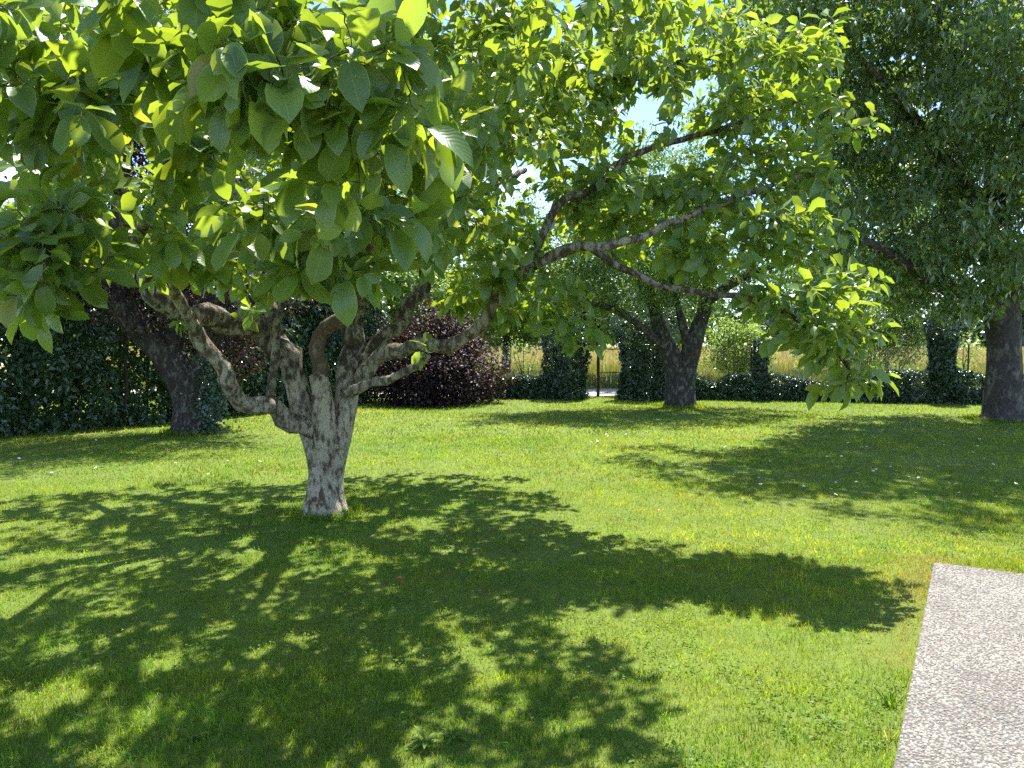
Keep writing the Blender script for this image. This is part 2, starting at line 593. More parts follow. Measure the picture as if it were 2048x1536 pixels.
# ------------------------------------------------------------------ the setting: ground
def grid_sheet(name, x0, x1, y0, y1, nx, ny, mat, z=0.0, hfun=None, **kw):
    X, Y = np.meshgrid(np.linspace(x0, x1, nx), np.linspace(y0, y1, ny))
    Z = np.full_like(X, z) + (hfun(X, Y) if hfun else 0)
    V = np.stack([X, Y, Z], -1).reshape(-1, 3)
    i = np.arange(ny - 1)[:, None] * nx + np.arange(nx - 1)[None]
    F = np.stack([i, i + 1, i + nx + 1, i + nx], -1).reshape(-1, 4)
    return obj(name, mesh_data(name, V, F, mat), **kw)


grid_sheet('field', -900, 900, -500, 1500, 30, 40, M['field'], -0.05, kind='structure')
LAWN_Y = 20.6
grid_sheet('lawn', -26, 26, -12, LAWN_Y, 140, 90, M['lawn'], 0.0,
           lambda X, Y: 0.02 * (fnoise(X * 0.6 + 50, Y * 0.6 + 50, 3) - 0.5), kind='structure')
grid_sheet('road', -60, 60, LAWN_Y + 0.25, LAWN_Y + 3.2, 40, 3, M['road'], -0.02, kind='structure')

# terrace of exposed aggregate
C0 = ground(1868, 1134)
Ea = nrm(ground(1790, 1536) - C0)          # left edge, towards the house
Eb = nrm(ground(2048, 1161) - C0)          # far edge, to the right
Eb = nrm(Eb - Ea * np.dot(Ea, Eb))         # a true right angle
TL, TW, TH = 8.0, 7.0, 0.03
mb = MB()
q = [C0, C0 + Ea * TL, C0 + Ea * TL + Eb * TW, C0 + Eb * TW]
top = [p + np.array([0, 0, TH]) for p in q]
bot = [p - np.array([0, 0, 0.12]) for p in q]
mb.add(top + bot, [[0, 1, 2, 3], [0, 4, 5, 1], [1, 5, 6, 2], [2, 6, 7, 3], [3, 7, 4, 0], [7, 6, 5, 4]])
terrace = obj('terrace', mb.data('terrace', M['mortar'], smooth=False), kind='structure')


def pebble_material():
    m, nd, ln = mat_new('pebble')
    out = nd.new('ShaderNodeOutputMaterial')
    bs = nd.new('ShaderNodeBsdfPrincipled')
    bs.inputs['Roughness'].default_value = 0.75
    a = nd.new('ShaderNodeAttribute')
    a.attribute_name = 'rnd'
    k = ramp(nd, [(0, (.21, .195, .175)), (.3, (.29, .27, .24)), (.6, (.245, .235, .22)), (.8, (.38, .355, .315)), (.93, (.26, .21, .17)), (1, (.43, .41, .37))])
    ln.new(a.outputs['Fac'], k.inputs['Fac'])
    geo = nd.new('ShaderNodeNewGeometry')
    n = nd.new('ShaderNodeTexNoise')                    # weathering stains across the slab
    n.inputs['Scale'].default_value = 2.2
    n.inputs['Detail'].default_value = 6
    ln.new(geo.outputs['Position'], n.inputs['Vector'])
    k2 = ramp(nd, [(.3, (.66, .65, .64)), (.62, (1.05, 1.03, 1.0))])
    ln.new(n.outputs['Fac'], k2.inputs['Fac'])
    mx = nd.new('ShaderNodeMixRGB')
    mx.blend_type = 'MULTIPLY'
    mx.inputs[0].default_value = 1
    ln.new(k.outputs[0], mx.inputs[1])
    ln.new(k2.outputs[0], mx.inputs[2])
    ln.new(mx.outputs[0], bs.inputs['Base Color'])
    ln.new(bs.outputs[0], out.inputs['Surface'])
    return m


M['pebble'] = pebble_material()
# jittered lattice of flattened stones over the part of the slab that is near the view
st = 0.0145
ua, ub = np.meshgrid(np.arange(0.008, 3.6, st), np.arange(0.008, 3.4, st * 0.95))
ua = ua.ravel() + rng.uniform(-.42, .42, ua.size) * st
ub = ub.ravel() + rng.uniform(-.42, .42, ub.size) * st
keep = (rng.random(ua.size) < 0.93) & (ua > 0.004) & (ub > 0.004)
ua, ub = ua[keep], ub[keep]
PC = C0[None] + ua[:, None] * Ea + ub[:, None] * Eb + np.array([0, 0, TH])
keep = np.abs(PC[:, 0]) < PC[:, 1] * 0.70 + 0.55
PC = PC[keep]
n = len(PC)
ang6 = np.linspace(0, 2 * math.pi, 5, endpoint=False)
ring = np.stack([np.cos(ang6), np.sin(ang6), 0 * ang6], 1)
dome = np.concatenate([ring + [0, 0, -.25], ring * .7 + [0, 0, .75]])
dF = [[i, (i + 1) % 5, 5 + (i + 1) % 5] for i in range(5)] + [[i, 5 + (i + 1) % 5, 5 + i] for i in range(5)] + [[5, 6, 7], [5, 7, 8], [5, 8, 9]]
sa = rng.uniform(.0055, .0115, n)
sb = sa * rng.uniform(.55, .95, n)
sz = rng.uniform(.003, .0065, n)
ro = rng.random(n) * 6.28
dx = dome[None, :, 0] * sa[:, None]
dy = dome[None, :, 1] * sb[:, None]
V = np.stack([dx * np.cos(ro)[:, None] - dy * np.sin(ro)[:, None], dx * np.sin(ro)[:, None] + dy * np.cos(ro)[:, None],
              dome[None, :, 2] * sz[:, None]], -1) + PC[:, None]
F = np.array(dF)[None] + (np.arange(n) * 10)[:, None, None]
obj('pebbles', mesh_data('pebbles', V.reshape(-1, 3), F.reshape(-1, 3), M['pebble'], attrs={'rnd': np.repeat(rng.random(n), 10)}),
    terrace, kind='stuff')

# ------------------------------------------------------------------ grass
def in_terrace(P, pad=0.0):
    a = (P[:, :2] - C0[:2]) @ Ea[:2]
    b = (P[:, :2] - C0[:2]) @ Eb[:2]
    return (a > -pad) & (b > -pad)


GC = np.array([.150, .240, .018])


def blades(x, y, h, w, r, lean=0.5, curl=1.0):
    """Bent blades, five points and three triangles each."""
    n = len(x)
    a = r.random(n) * 6.283
    la = r.random(n) * 6.283
    ll = h * lean * np.abs(r.normal(0.6, 0.5, n))
    sx, sy = np.cos(a) * w / 2, np.sin(a) * w / 2
    lx, ly = np.cos(la) * ll, np.sin(la) * ll
    V = np.zeros((n, 5, 3))
    V[:, 0] = np.stack([x - sx, y - sy, 0 * h - 0.005], 1)
    V[:, 1] = np.stack([x + sx, y + sy, 0 * h - 0.005], 1)
    V[:, 2] = np.stack([x - sx * .8 + lx * .35, y - sy * .8 + ly * .35, h * .58], 1)
    V[:, 3] = np.stack([x + sx * .8 + lx * .35, y + sy * .8 + ly * .35, h * .58], 1)
    V[:, 4] = np.stack([x + lx, y + ly, h * (1 - 0.25 * np.minimum(ll / h, 1) * curl)], 1)
    F = np.array([[0, 1, 3], [0, 3, 2], [2, 3, 4]])[None] + (np.arange(n) * 5)[:, None, None]
    return V, F


def lawn_colour(x, y, r):
    n = len(x)
    big = fnoise(x * 0.55 + 30, y * 0.55 + 30, 5)
    mid = fnoise(x * 2.2 + 90, y * 2.2 + 90, 8)
    fine = vnoise(x * 15 + 20, y * 15 + 20, 55)
    cl = fnoise(x * 6 + 120, y * 6 + 10, 57)
    c = GC[None] * (0.62 + 0.75 * mid)[:, None] * (.55 + .45 * fine + .45 * cl)[:, None] * r.uniform(.45, 1.55, n)[:, None]
    c = c * (1 + np.outer(cl - .5, [.7, 0, -.3]))
    c = c * (1 + np.outer(big - 0.5, [1.0, .45, .2]))
    P = np.stack([x, y], 1)
    b = (P - C0[:2]) @ Eb[:2]
    a = (P - C0[:2]) @ Ea[:2]
    dry = np.clip(1 - np.abs(b + 0.02) / 0.30, 0, 1) * ((a > -0.25) & (a < 1.9)) * (0.55 + 1.1 * mid)
    dry = np.maximum(dry, 0.9 * np.clip((fnoise(x * 1.1 + 7, y * 1.1 + 70, 21) - 0.76) * 7, 0, 0.6))
    dry = np.where(r.random(n) < 0.07, 0.8, dry)       # odd dead blades everywhere
    dry = np.clip(dry, 0, 0.9)[:, None]
    return np.clip(c * (1 - dry) + np.array([.27, .23, .10]) * dry * r.uniform(.6, 1.2, n)[:, None], 0, 1)


Vs, Fs, Cs, off = [], [], [], 0
for (d0, d1, dens, hh, ww) in [(1.7, 3.4, 13000, .027, .0023), (3.4, 5.2, 8500, .027, .0028), (5.2, 8, 4200, .028, .004),
                               (8, 12, 1700, .028, .007), (12, LAWN_Y - .1, 560, .030, .013)]:
    half = d1 * 0.70 + 2.6
    n = int(2 * half * (d1 - d0) * dens)
    x = rng.uniform(-half, half, n)
    y = rng.uniform(d0, d1, n)
    out_ = np.abs(x) - (y * 0.70 + 0.3)            # thinner and broader beside the view
    k = (out_ < 2.3) & ((out_ < 0) | (rng.random(n) < .3))
    x, y = x[k], y[k]
    P = np.stack([x, y], 1)
    t = in_terrace(P, -0.075 * np.clip(fnoise(x * 7 + 70, y * 7 + 70, 77) - .25, 0, 1))
    x, y = x[~t], y[~t]
    n = len(x)
    tuft = fnoise(x * 5 + 11, y * 5 + 5, 13)
    patch = fnoise(x * .8 + 3, y * .8 + 9, 17)
    h = hh * (0.15 + 1.2 * tuft ** 1.3 + 0.6 * patch + .35 * vnoise(x * 15 + 20, y * 15 + 20, 55)) * rng.uniform(.5, 1.5, n)
    h = np.where(rng.random(n) < .012, h * 1.7, h)
    w = ww * rng.uniform(.6, 1.4, n) * np.where(np.abs(x) > y * .7 + .3, 2.2, 1)
    V, F = blades(x, y, h, w, rng, lean=1.0)
    c = lawn_colour(x, y, rng)
    if d0 > 3.3:                       # further off a blade is one triangle
        V = V[:, [0, 1, 4]]
        V[:, :2] += (V[:, :2] - V[:, :2].mean(1, keepdims=True)) * .25
        F = np.array([[0, 1, 2]])[None] + (np.arange(n) * 3)[:, None, None]
    nv = V.shape[1]
    Vs.append(V.reshape(-1, 3))
    Fs.append(F.reshape(-1, 3) + off)
    Cs.append(np.repeat(c, nv, 0))
    off += n * nv
for cx, cy, rr, n in [(650, 1026, .20, 1500), (390, 864, .42, 1500), (1360, 812, .46, 1200), (2006, 840, .5, 1500)]:
    c_ = ground(cx, cy)
    a = rng.random(n) * 6.283
    q = rr + np.abs(rng.normal(0, .07, n)) + .03 * np.sin(a * 3)
    x, y = c_[0] + np.cos(a) * q, c_[1] + np.sin(a) * q
    V, F = blades(x, y, .075 * rng.uniform(.4, 1.3, n), np.full(n, .0012 * c_[1] ** .75), rng, lean=.8)
    c = lawn_colour(x, y, rng)
    Vs.append(V.reshape(-1, 3))
    Fs.append(F.reshape(-1, 3) + off)
    Cs.append(np.repeat(c, 5, 0))
    off += n * 5
obj('grass', mesh_data('grass', np.concatenate(Vs), np.concatenate(Fs), M['grass'], col=np.concatenate(Cs)),
    label='short mown green grass covering the lawn', cat='grass', kind='stuff')

# clover and other broad weeds low in the sward
n = 42000
y = 1.9 + (rng.random(n) ** 1.6) * 8
x = rng.uniform(-1, 1, n) * (y * 0.7 + 0.6)
k = (fnoise(x * 1.6 + 40, y * 1.6 + 4, 31) > 0.46) & ~in_terrace(np.stack([x, y], 1), 0.02)
x, y = x[k], y[k]
n = len(x)
up = np.stack([rng.normal(0, .45, n), rng.normal(0, .45, n), np.ones(n)], 1)
a = rng.random(n) * 6.28
dr = np.stack([np.cos(a), np.sin(a), rng.normal(0, .2, n)], 1)
lp = np.stack([x, y, rng.uniform(.012, .03, n)], 1)
M['clover'] = leaf_material('clover_leaf', [(0, (.12, .19, .025)), (.5, (.15, .23, .03)), (1, (.11, .18, .025))],
                            [(0, (.22, .4, .03)), (1, (.28, .46, .03))], 0.4, 0.06, 0.5)
obj('clover', leaf_data('clover', ivy_shape, lp, dr, up, rng.uniform(.009, .019, n), M['clover'], rng),
    label='low round clover leaves scattered through the lawn', cat='clover', kind='stuff')


# ------------------------------------------------------------------ growing trees
def rough_path(p0, p1, d0, r, k=5, wob=0.12):
    L = np.linalg.norm(p1 - p0)
    t = np.linspace(0, 1, k)[:, None]
    c = p0 + nrm(d0) * L * 0.45
    P = (1 - t) ** 2 * p0 + 2 * t * (1 - t) * c + t * t * p1
    P[1:-1] += r.normal(0, wob * L / k, (k - 2, 3))
    return P


def grow(limbs, tips, r, rmax=0.02, min_node=2, k=5, wob=0.3, minz=0.0):
    """Reach every tip from the nearest piece of wood already there, nearest tips first."""
    N, D, RR = [], [], []
    for P, rad in limbs:
        T = np.gradient(P, axis=0)
        N.append(P)
        D.append(nrm(T))
        RR.append(rad)
    N = np.concatenate(N)
    D = np.concatenate(D)
    RR = np.concatenate(RR)
    ok = N[:, 2] > minz
    N, D, RR = N[ok], D[ok], RR[ok]
    cap = len(N) + len(tips) * k
    bN = np.zeros((cap, 3)); bD = np.zeros((cap, 3)); bR = np.zeros(cap)
    m = len(N)
    bN[:m], bD[:m], bR[:m] = N, D, RR
    dist = np.full(len(tips), 1e9)
    near = np.zeros(len(tips), int)
    for c0 in range(0, m, 400):
        dd = np.linalg.norm(tips[:, None] - bN[None, c0:min(c0 + 400, m)], axis=2)
        j = dd.argmin(1)
        v = dd[np.arange(len(tips)), j]
        b = v < dist
        dist[b] = v[b]
        near[b] = j[b] + c0
    left = np.ones(len(tips), bool)
    twigs = []
    for _ in range(len(tips)):
        i = np.where(left, dist, 1e9).argmin()
        left[i] = False
        j = near[i]
        p0, p1 = bN[j], tips[i]
        dv = nrm(p1 - p0)
        P = rough_path(p0, p1, nrm(bD[j] * 0.6 + dv), r, k, wob)
        L = np.linalg.norm(p1 - p0)
        r0 = min(bR[j] * 0.75, 0.004 + 0.009 * L, rmax)
        rad = np.linspace(r0, 0.0028, k)
        twigs.append((P, rad))
        T = nrm(np.gradient(P, axis=0))
        bN[m:m + k - 1] = P[1:]
        bD[m:m + k - 1] = T[1:]
        bR[m:m + k - 1] = rad[1:]
        dd = np.linalg.norm(tips[:, None] - P[None, 1:], axis=2)
        jj = dd.argmin(1)
        v = dd[np.arange(len(tips)), jj]
        b = v < dist
        dist[b] = v[b]
        near[b] = jj[b] + m
        m += k - 1
    return twigs


def blob_points(blobs, r, spacing=0.0):
    """blobs: (centre, radii, count) -> points inside the ellipsoids."""
    out = []
    for c, rad, n in blobs:
        p = nrm(r.normal(0, 1, (n, 3))) * (r.random((n, 1)) ** 0.38)
        out.append(np.asarray(c) + p * np.asarray(rad))
    P = np.concatenate(out)
    if spacing:
        P = P[r.permutation(len(P))]
        keep = []
        K = np.zeros((len(P), 3))
        m = 0
        for p in P:
            if m == 0 or ((K[:m] - p) ** 2).sum(1).min() > spacing ** 2:
                K[m] = p
                m += 1
        P = K[:m]
    return P


def twig_mesh(name, twigs, mat, sides=4):
    b = MB()
    for P, rad in twigs:
        b.tube(P, rad, sides if rad[0] > 0.006 else 3, cap=False)
    return b.data(name, mat)


def shoot_leaves(tips, tdir, nleaf, size, r, axis, back=0.22, droop=0.45, spread=1.0, outward=0.5, tilt=0.4):
    """Leaves in a loose spiral round the end of every shoot."""
    n = len(tips)
    idx = np.repeat(np.arange(n), nleaf)
    kk = np.tile(np.arange(nleaf), n)
    keep = r.random(len(idx)) < 0.88
    idx, kk = idx[keep], kk[keep]
    m = len(idx)
    T = nrm(tdir)[idx]
    ref = np.tile([0.0, 0, 1.0], (m, 1))
    ref[np.abs(T[:, 2]) > .9] = [1, 0, 0]
    U = nrm(np.cross(T, ref))
    W = np.cross(T, U)
    ph = kk * 2.4 + r.normal(0, .35, m) + (r.random(n) * 6.28)[idx]
    rad = np.cos(ph)[:, None] * U + np.sin(ph)[:, None] * W
    f = kk / nleaf
    pos = tips[idx] - T * (f * back)[:, None] + rad * 0.006
    d = nrm(T * (0.75 - 0.5 * f)[:, None] + rad * spread + np.array([0, 0, -1.0]) * (droop * r.uniform(.4, 1.5, m))[:, None])
    o = tips[idx] - axis
    o[:, 2] = 0
    nr_ = np.array([0, 0, 1.0]) + nrm(o) * outward + r.normal(0, tilt, (m, 3))
    s = size * r.uniform(.48, 1.25, m) * (0.82 + 0.25 * np.sin(f * 3.1))
    return pos, d, nr_, s


def limb_obj(root, name, P, rad, mat, sides=10, seed=0, gnarl=0.10):
    b = MB()
    b.tube(P, rad, sides, seed, gnarl)
    return obj(name, b.data(name, mat), root)


def px_limb(ctrl, step=0.1):
    """Control points (px, py, distance, thickness in px) -> smooth limb."""
    P = [at(a, b, d) for a, b, d, w in ctrl]
    rad = [w / 2 / FPX * d for a, b, d, w in ctrl]
    return spline(P, rad, step)


# ------------------------------------------------------------------ the magnolia
MAG = ground(650, 1026)
DM = MAG[1]
mag = thing('magnolia_tree', (MAG[0], MAG[1], 0), 'gnarled magnolia with pale lichened trunk and broad spreading crown in the foreground', 'tree')
r = np.random.default_rng(5)
b = MB()
stems = [
    [(634, 1036, DM, 66), (637, 1010, DM, 54), (641, 960, DM, 46), (634, 905, DM, 46), (622, 862, DM - .02, 48), (606, 815, DM - .03, 46), (588, 750, DM - .06, 44), (575, 715, DM - .1, 42)],
    [(668, 1036, DM - .03, 60), (663, 1010, DM - .03, 54), (660, 960, DM, 52), (669, 905, DM, 54), (684, 850, DM, 48), (694, 795, DM + .05, 46), (696, 735, DM + .08, 46)],
    [(652, 1036, DM - .08, 60), (651, 1010, DM - .06, 50), (650, 960, DM - .06, 44), (652, 905, DM - .08, 44), (649, 855, DM - .10, 48), (645, 800, DM - .12, 40), (636, 750, DM - .12, 37)],
]
stem_paths = []
for i, s in enumerate(stems):
    P, rad = px_limb(s, 0.045)
    stem_paths.append((P, rad))
    b.tube(P, rad, 20, i * 2.1, 0.075)
fz = np.array([.42, .30, .20, .12, .06, .0, -.06])              # flared foot
b.tube(np.stack([MAG[0] + .0 * fz, MAG[1] - .02 + .0 * fz, fz], 1), [.12, .145, .165, .184, .207, .24, .285], 24, 1.2, .08, cap=False)
obj('trunk', b.data('trunk', M['magnolia_bark']), mag)

LIMBS = {
    'left_main': [(588, 752, DM - .06, 44), (575, 715, DM - .1, 43), (550, 682, 6.5, 43), (500, 652, 6.35, 44), (440, 641, 6.2, 46), (380, 632, 6.1, 46), (325, 603, 6.0, 44), (290, 545, 5.9, 38), (270, 470, 5.8, 34), (245, 400, 5.6, 30), (205, 345, 5.4, 26), (150, 320, 5.1, 20), (60, 305, 4.7, 13), (-60, 280, 4.3, 9)],
    'left_low': [(632, 862, DM - .1, 40), (600, 848, 6.5, 38), (560, 824, 6.35, 36), (520, 808, 6.2, 34), (484, 803, 6.1, 34), (462, 772, 6.0, 33), (440, 730, 5.95, 33), (410, 690, 5.9, 30), (388, 655, 5.8, 27), (362, 610, 5.65, 24), (345, 555, 5.4, 20), (330, 500, 5.1, 16), (300, 440, 4.7, 12)],
    'left_shoot': [(547, 826, 6.30, 19), (545, 775, 6.28, 18), (549, 715, 6.3, 17), (556, 650, 6.3, 16), (562, 580, 6.25, 14), (550, 500, 6.2, 12), (520, 420, 6.1, 9)],
    'inner_left': [(594, 775, DM - .06, 36), (578, 715, 6.75, 33), (556, 665, 6.9, 30), (530, 600, 7.0, 27), (508, 560, 7.1, 25), (495, 480, 7.2, 22), (470, 380, 7.3, 18), (430, 250, 7.4, 14), (400, 120, 7.4, 10)],
    'mid_smooth': [(645, 800, DM - .12, 36), (637, 750, DM - .14, 32), (634, 700, DM - .18, 31), (645, 672, DM - .2, 31), (669, 648, DM - .25, 30), (692, 622, DM - .3, 28), (714, 585, 6.3, 29), (728, 520, 5.9, 24), (722, 450, 5.2, 20), (700, 400, 4.2, 17), (680, 345, 3.2, 14), (690, 260, 2.5, 11)],
    'centre_up': [(696, 740, DM + .08, 46), (704, 680, DM + .1, 45), (713, 612, DM + .1, 43), (720, 545, DM + .1, 40), (742, 470, 6.85, 38), (765, 390, 6.9, 36), (792, 250, 6.95, 35), (812, 110, 7.0, 34), (806, 0, 7.0, 31), (795, -160, 7.0, 24), (770, -300, 7.0, 14)],
    'right_dark': [(700, 760, DM + .05, 33), (745, 702, 6.75, 32), (798, 648, 6.8, 30), (828, 603, 6.9, 28), (848, 560, 6.95, 26), (862, 500, 7.0, 23), (900, 425, 7.15, 21), (960, 350, 7.3, 18), (1010, 300, 7.2, 16), (1080, 242, 7.0, 15), (1150, 192, 6.8, 14), (1230, 155, 6.8, 12), (1330, 130, 6.8, 10), (1450, 110, 6.9, 8)],
    'right_long': [(702, 778, DM, 32), (752, 722, 6.55, 31), (800, 698, 6.45, 29), (870, 690, 6.3, 29), (935, 678, 6.2, 27), (974, 626, 6.1, 26), (1006, 576, 6.0, 25), (1060, 535, 5.9, 23), (1120, 506, 5.8, 22), (1180, 492, 5.7, 20), (1240, 488, 5.7, 17), (1300, 465, 5.8, 14), (1380, 430, 5.95, 12), (1460, 400, 6.1, 13), (1540, 372, 6.25, 10), (1650, 335, 6.4, 7)],
    'right_droop': [(1180, 492, 5.7, 17), (1235, 530, 5.65, 15), (1290, 560, 5.6, 14), (1345, 577, 5.5, 13), (1405, 586, 5.45, 12), (1470, 592, 5.4, 13), (1540, 612, 5.3, 11), (1600, 645, 5.2, 9), (1655, 690, 5.15, 7), (1700, 740, 5.1, 5)],
    'right_low': [(690, 792, DM - .15, 24), (715, 776, 6.45, 22), (752, 766, 6.35, 19), (795, 750, 6.25, 17), (832, 735, 6.15, 14), (858, 712, 6.05, 9)],
    'right_mid': [(1060, 535, 5.9, 18), (1092, 450, 6.0, 17), (1130, 402, 6.0, 16), (1200, 368, 6.2, 15), (1260, 312, 6.4, 13), (1340, 285, 6.5, 12), (1450, 255, 6.6, 10), (1600, 200, 6.8, 7)],
    'front_left': [(272, 480, 5.8, 24), (310, 420, 5.0, 19), (362, 355, 4.0, 16), (432, 285, 3.1, 15), (510, 205, 2.6, 13), (556, 110, 2.35, 11), (545, 20, 2.3, 8)],
    'front_edge': [(205, 345, 5.4, 18), (160, 380, 4.5, 14), (118, 430, 3.6, 12), (95, 480, 2.9, 10), (80, 560, 2.6, 8)],
    'left_up': [(290, 545, 5.9, 26), (255, 430, 6.2, 24), (215, 330, 6.4, 21), (190, 200, 6.5, 17), (180, 60, 6.5, 12), (170, -80, 6.5, 8)],
    'back_left': [(500, 652, 6.35, 22), (460, 560, 7.2, 20), (420, 470, 8.2, 17), (380, 380, 9.2, 12)],
    'back_centre': [(765, 390, 6.9, 26), (730, 300, 8.0, 22), (680, 220, 9.0, 18), (620, 150, 9.8, 12)],
    'back_right': [(862, 500, 7.0, 20), (920, 420, 8.0, 18), (990, 370, 9.2, 15), (1050, 340, 10.2, 10)],
    'top_right': [(806, 0, 7.0, 22), (900, -80, 6.4, 18), (1050, -120, 5.8, 14), (1250, -120, 5.4, 10)],
    'top_front': [(806, 0, 7.0, 22), (760, -160, 5.8, 18), (700, -300, 4.6, 14), (640, -500, 3.6, 9)],
}
limb_paths = list(stem_paths)
for i, (k_, ctrl) in enumerate(LIMBS.items()):
    P, rad = px_limb(ctrl, 0.06)
    P[2:-1] += np.stack([0.35 * rad[2:-1] * np.sin(np.arange(len(P))[2:-1] * w_ + i) for w_ in (.9, 1.3, 1.1)], 1)
    limb_paths.append((P, rad))
    limb_obj(mag, 'limb', P, rad, {'mid_smooth': M['magnolia_smooth_bark'], 'left_low': M['magnolia_pale_sunlit_bark'], 'right_low': M['magnolia_pale_sunlit_bark'], 'right_long': M['magnolia_pale_sunlit_bark']}.get(k_, M['magnolia_limb_bark']), 12, i * 1.3, 0.04 if k_ == 'mid_smooth' else 0.17)


def pb(px, py, d, rx, ry, rd, n):
    """Foliage mass: pixel centre and half sizes at distance d, half depth rd in metres."""
    return (at(px, py, d), (rx / FPX * d, rd, ry / FPX * d), n)


near_blobs = [
    pb(600, 150, 2.3, 260, 150, .35, 62), pb(700, 250, 2.35, 190, 110, .3, 30), pb(450, 40, 2.4, 300, 90, .4, 40), pb(90, 150, 3.0, 190, 190, .45, 56), pb(330, 240, 3.0, 160, 110, .4, 14),
    pb(80, 480, 2.9, 140, 110, .35, 34), pb(95, 600, 2.8, 90, 60, .2, 10), pb(640, 430, 2.9, 210, 110, .4, 46), pb(690, 540, 3.0, 100, 40, .25, 9),
    pb(400, 400, 3.4, 150, 130, .4, 13), pb(830, 300, 3.2, 110, 150, .4, 34), pb(120, 330, 3.8, 170, 130, .5, 20),
    pb(420, 505, 3.7, 120, 45, .3, 9),
]
mid_blobs = [
    pb(250, 150, 4.8, 300, 220, .9, 60), pb(130, 440, 4.6, 170, 110, .7, 26), pb(400, 480, 5.2, 260, 90, .8, 34), pb(900, 240, 4.8, 200, 240, .8, 110),
    pb(930, 470, 5.6, 180, 90, .6, 60), pb(1140, 180, 6.2, 250, 170, .7, 150), pb(1330, 90, 6.8, 220, 110, .7, 110), pb(1520, 140, 6.9, 150, 120, .5, 80),
    pb(1560, 250, 6.6, 190, 90, .5, 70), pb(1480, 360, 6.3, 210, 80, .5, 72), pb(1760, 225, 6.6, 80, 30, .3, 9), pb(1640, 60, 7.0, 70, 60, .3, 12), pb(1300, 400, 6.2, 200, 90, .5, 80),
    pb(1540, 470, 5.8, 170, 60, .4, 75), pb(1640, 590, 5.2, 150, 70, .4, 95), pb(1660, 660, 5.15, 120, 60, .35, 70), pb(1720, 735, 5.1, 90, 45, .3, 32), pb(1500, 560, 5.35, 80, 40, .3, 34), pb(1785, 560, 5.15, 40, 50, .25, 16),
    pb(1790, 700, 5.1, 50, 30, .2, 13), pb(1690, 785, 5.1, 50, 15, .2, 3),
    pb(1080, 590, 6.2, 110, 55, .5, 60), pb(1140, 660, 6.1, 60, 28, .3, 15), pb(850, 685, 6.05, 45, 18, .2, 4), pb(510, 620, 6.2, 30, 10, .2, 2), pb(360, 650, 6.0, 20, 8, .1, 1),
    pb(700, 330, 5.6, 220, 200, 1.0, 80), pb(940, 590, 6.4, 60, 30, .4, 26), pb(560, 560, 5.9, 120, 40, .4, 16), pb(1260, 470, 6.6, 150, 70, .5, 60), pb(1150, 420, 7.2, 120, 90, .6, 50), pb(1400, 520, 5.8, 90, 35, .3, 26),
]
back_blobs = [
    pb(350, 380, 8.0, 330, 170, 1.3, 80), pb(700, 320, 8.8, 300, 200, 1.5, 130), pb(960, 420, 9.2, 220, 120, 1.2, 80), pb(1060, 300, 8.6, 190, 130, 1.2, 50),
    pb(800, 60, 8.0, 500, 160, 1.5, 130), pb(1000, 540, 8.6, 120, 50, .6, 50), pb(100, 300, 7.0, 200, 200, 1.0, 30),
    ((-1.9, 6.9, 430), (3.4, 3.0, .7), 330), ((-3.9, 5.6, 250), (2.2, 2.6, .8), 170), ((0.4, 5.2, 3.9), (1.8, 1.4, .6), 90), ((-1.2, 3.8, 3.6), (2.4, 1.4, .6), 110), ((-4.6, 4.0, 2.9), (1.3, 1.6, .8), 60),
    ((-1.5, 9.0, 4.2), (2.4, 1.6, .8), 120), ((.2, 5.1, 150), (1.1, .9, .5), 90), ((.1, 8.6, 4.0), (1.2, 1.6, .7), 130), ((1.1, 7.2, 3.8), (.9, .9, .5), 90), ((-.3, 4.7, 3.6), (1.2, .9, .5), 90), ((.95, 5.1, 3.75), (.65, .7, .45), 120), ((-2.6, 5.6, 4.3), (2.5, 2.0, .6), 170), ((1.6, 6.6, 3.9), (1.0, .7, .5), 34),
]


def in_poly(x, y, poly):
    c = np.zeros(len(x), bool)
    j = len(poly) - 1
    for i in range(len(poly)):
        (xi, yi), (xj, yj) = poly[i], poly[j]
        c ^= ((yi > y) != (yj > y)) & (x < (xj - xi) * (y - yi) / (yj - yi + 1e-9) + xi)
        j = i
    return c


def to_px(P):
    rel = P - CAMP
    fy = rel @ FW
    return 1024 + FPX * rel[:, 0] / fy, 768 - FPX * (rel @ UP) / fy, fy


SUNV = np.array(sun_dir)
# ground that lies open to the sun: no shoot stands between it and the sun
OPEN = [[(1385, 1215), (1650, 1262), (1815, 1250), (1815, 1090), (2200, 1090), (2600, 1700), (1330, 1700), (1330, 1380), (1250, 1290), (1080, 1260), (1110, 1225)],
        [(690, 800), (1000, 780), (1300, 850), (1300, 1000), (1170, 935), (1000, 925), (800, 915), (690, 915)],
        [(1230, 990), (1300, 940), (2300, 1030), (2300, 1140), (1830, 1100), (1640, 1060), (1400, 1030), (1240, 1020)]]


def shades_open(P):
    S = P - SUNV[None] * (P[:, 2] / SUNV[2])[:, None]
    a, b_, f = to_px(S)
    ok = f > .5
    m = np.zeros(len(P), bool)
    for poly in OPEN:
        m |= in_poly(a, b_, poly) & ok
    return m


tips = np.concatenate([blob_points(near_blobs, r, .10), blob_points(mid_blobs, r, .15), blob_points(back_blobs, r, .2)])
tips = tips[(tips[:, 2] > 0.75) & ~shades_open(tips)]
# thin places in the crown where the sky comes through
THIN = [(1290, 225, 48), (1400, 185, 36), (1045, 350, 40), (1110, 60, 26), (40, 365, 42), (1250, 560, 34), (1090, 410, 30), (285, 305, 48), (262, 470, 42), (215, 385, 36)]


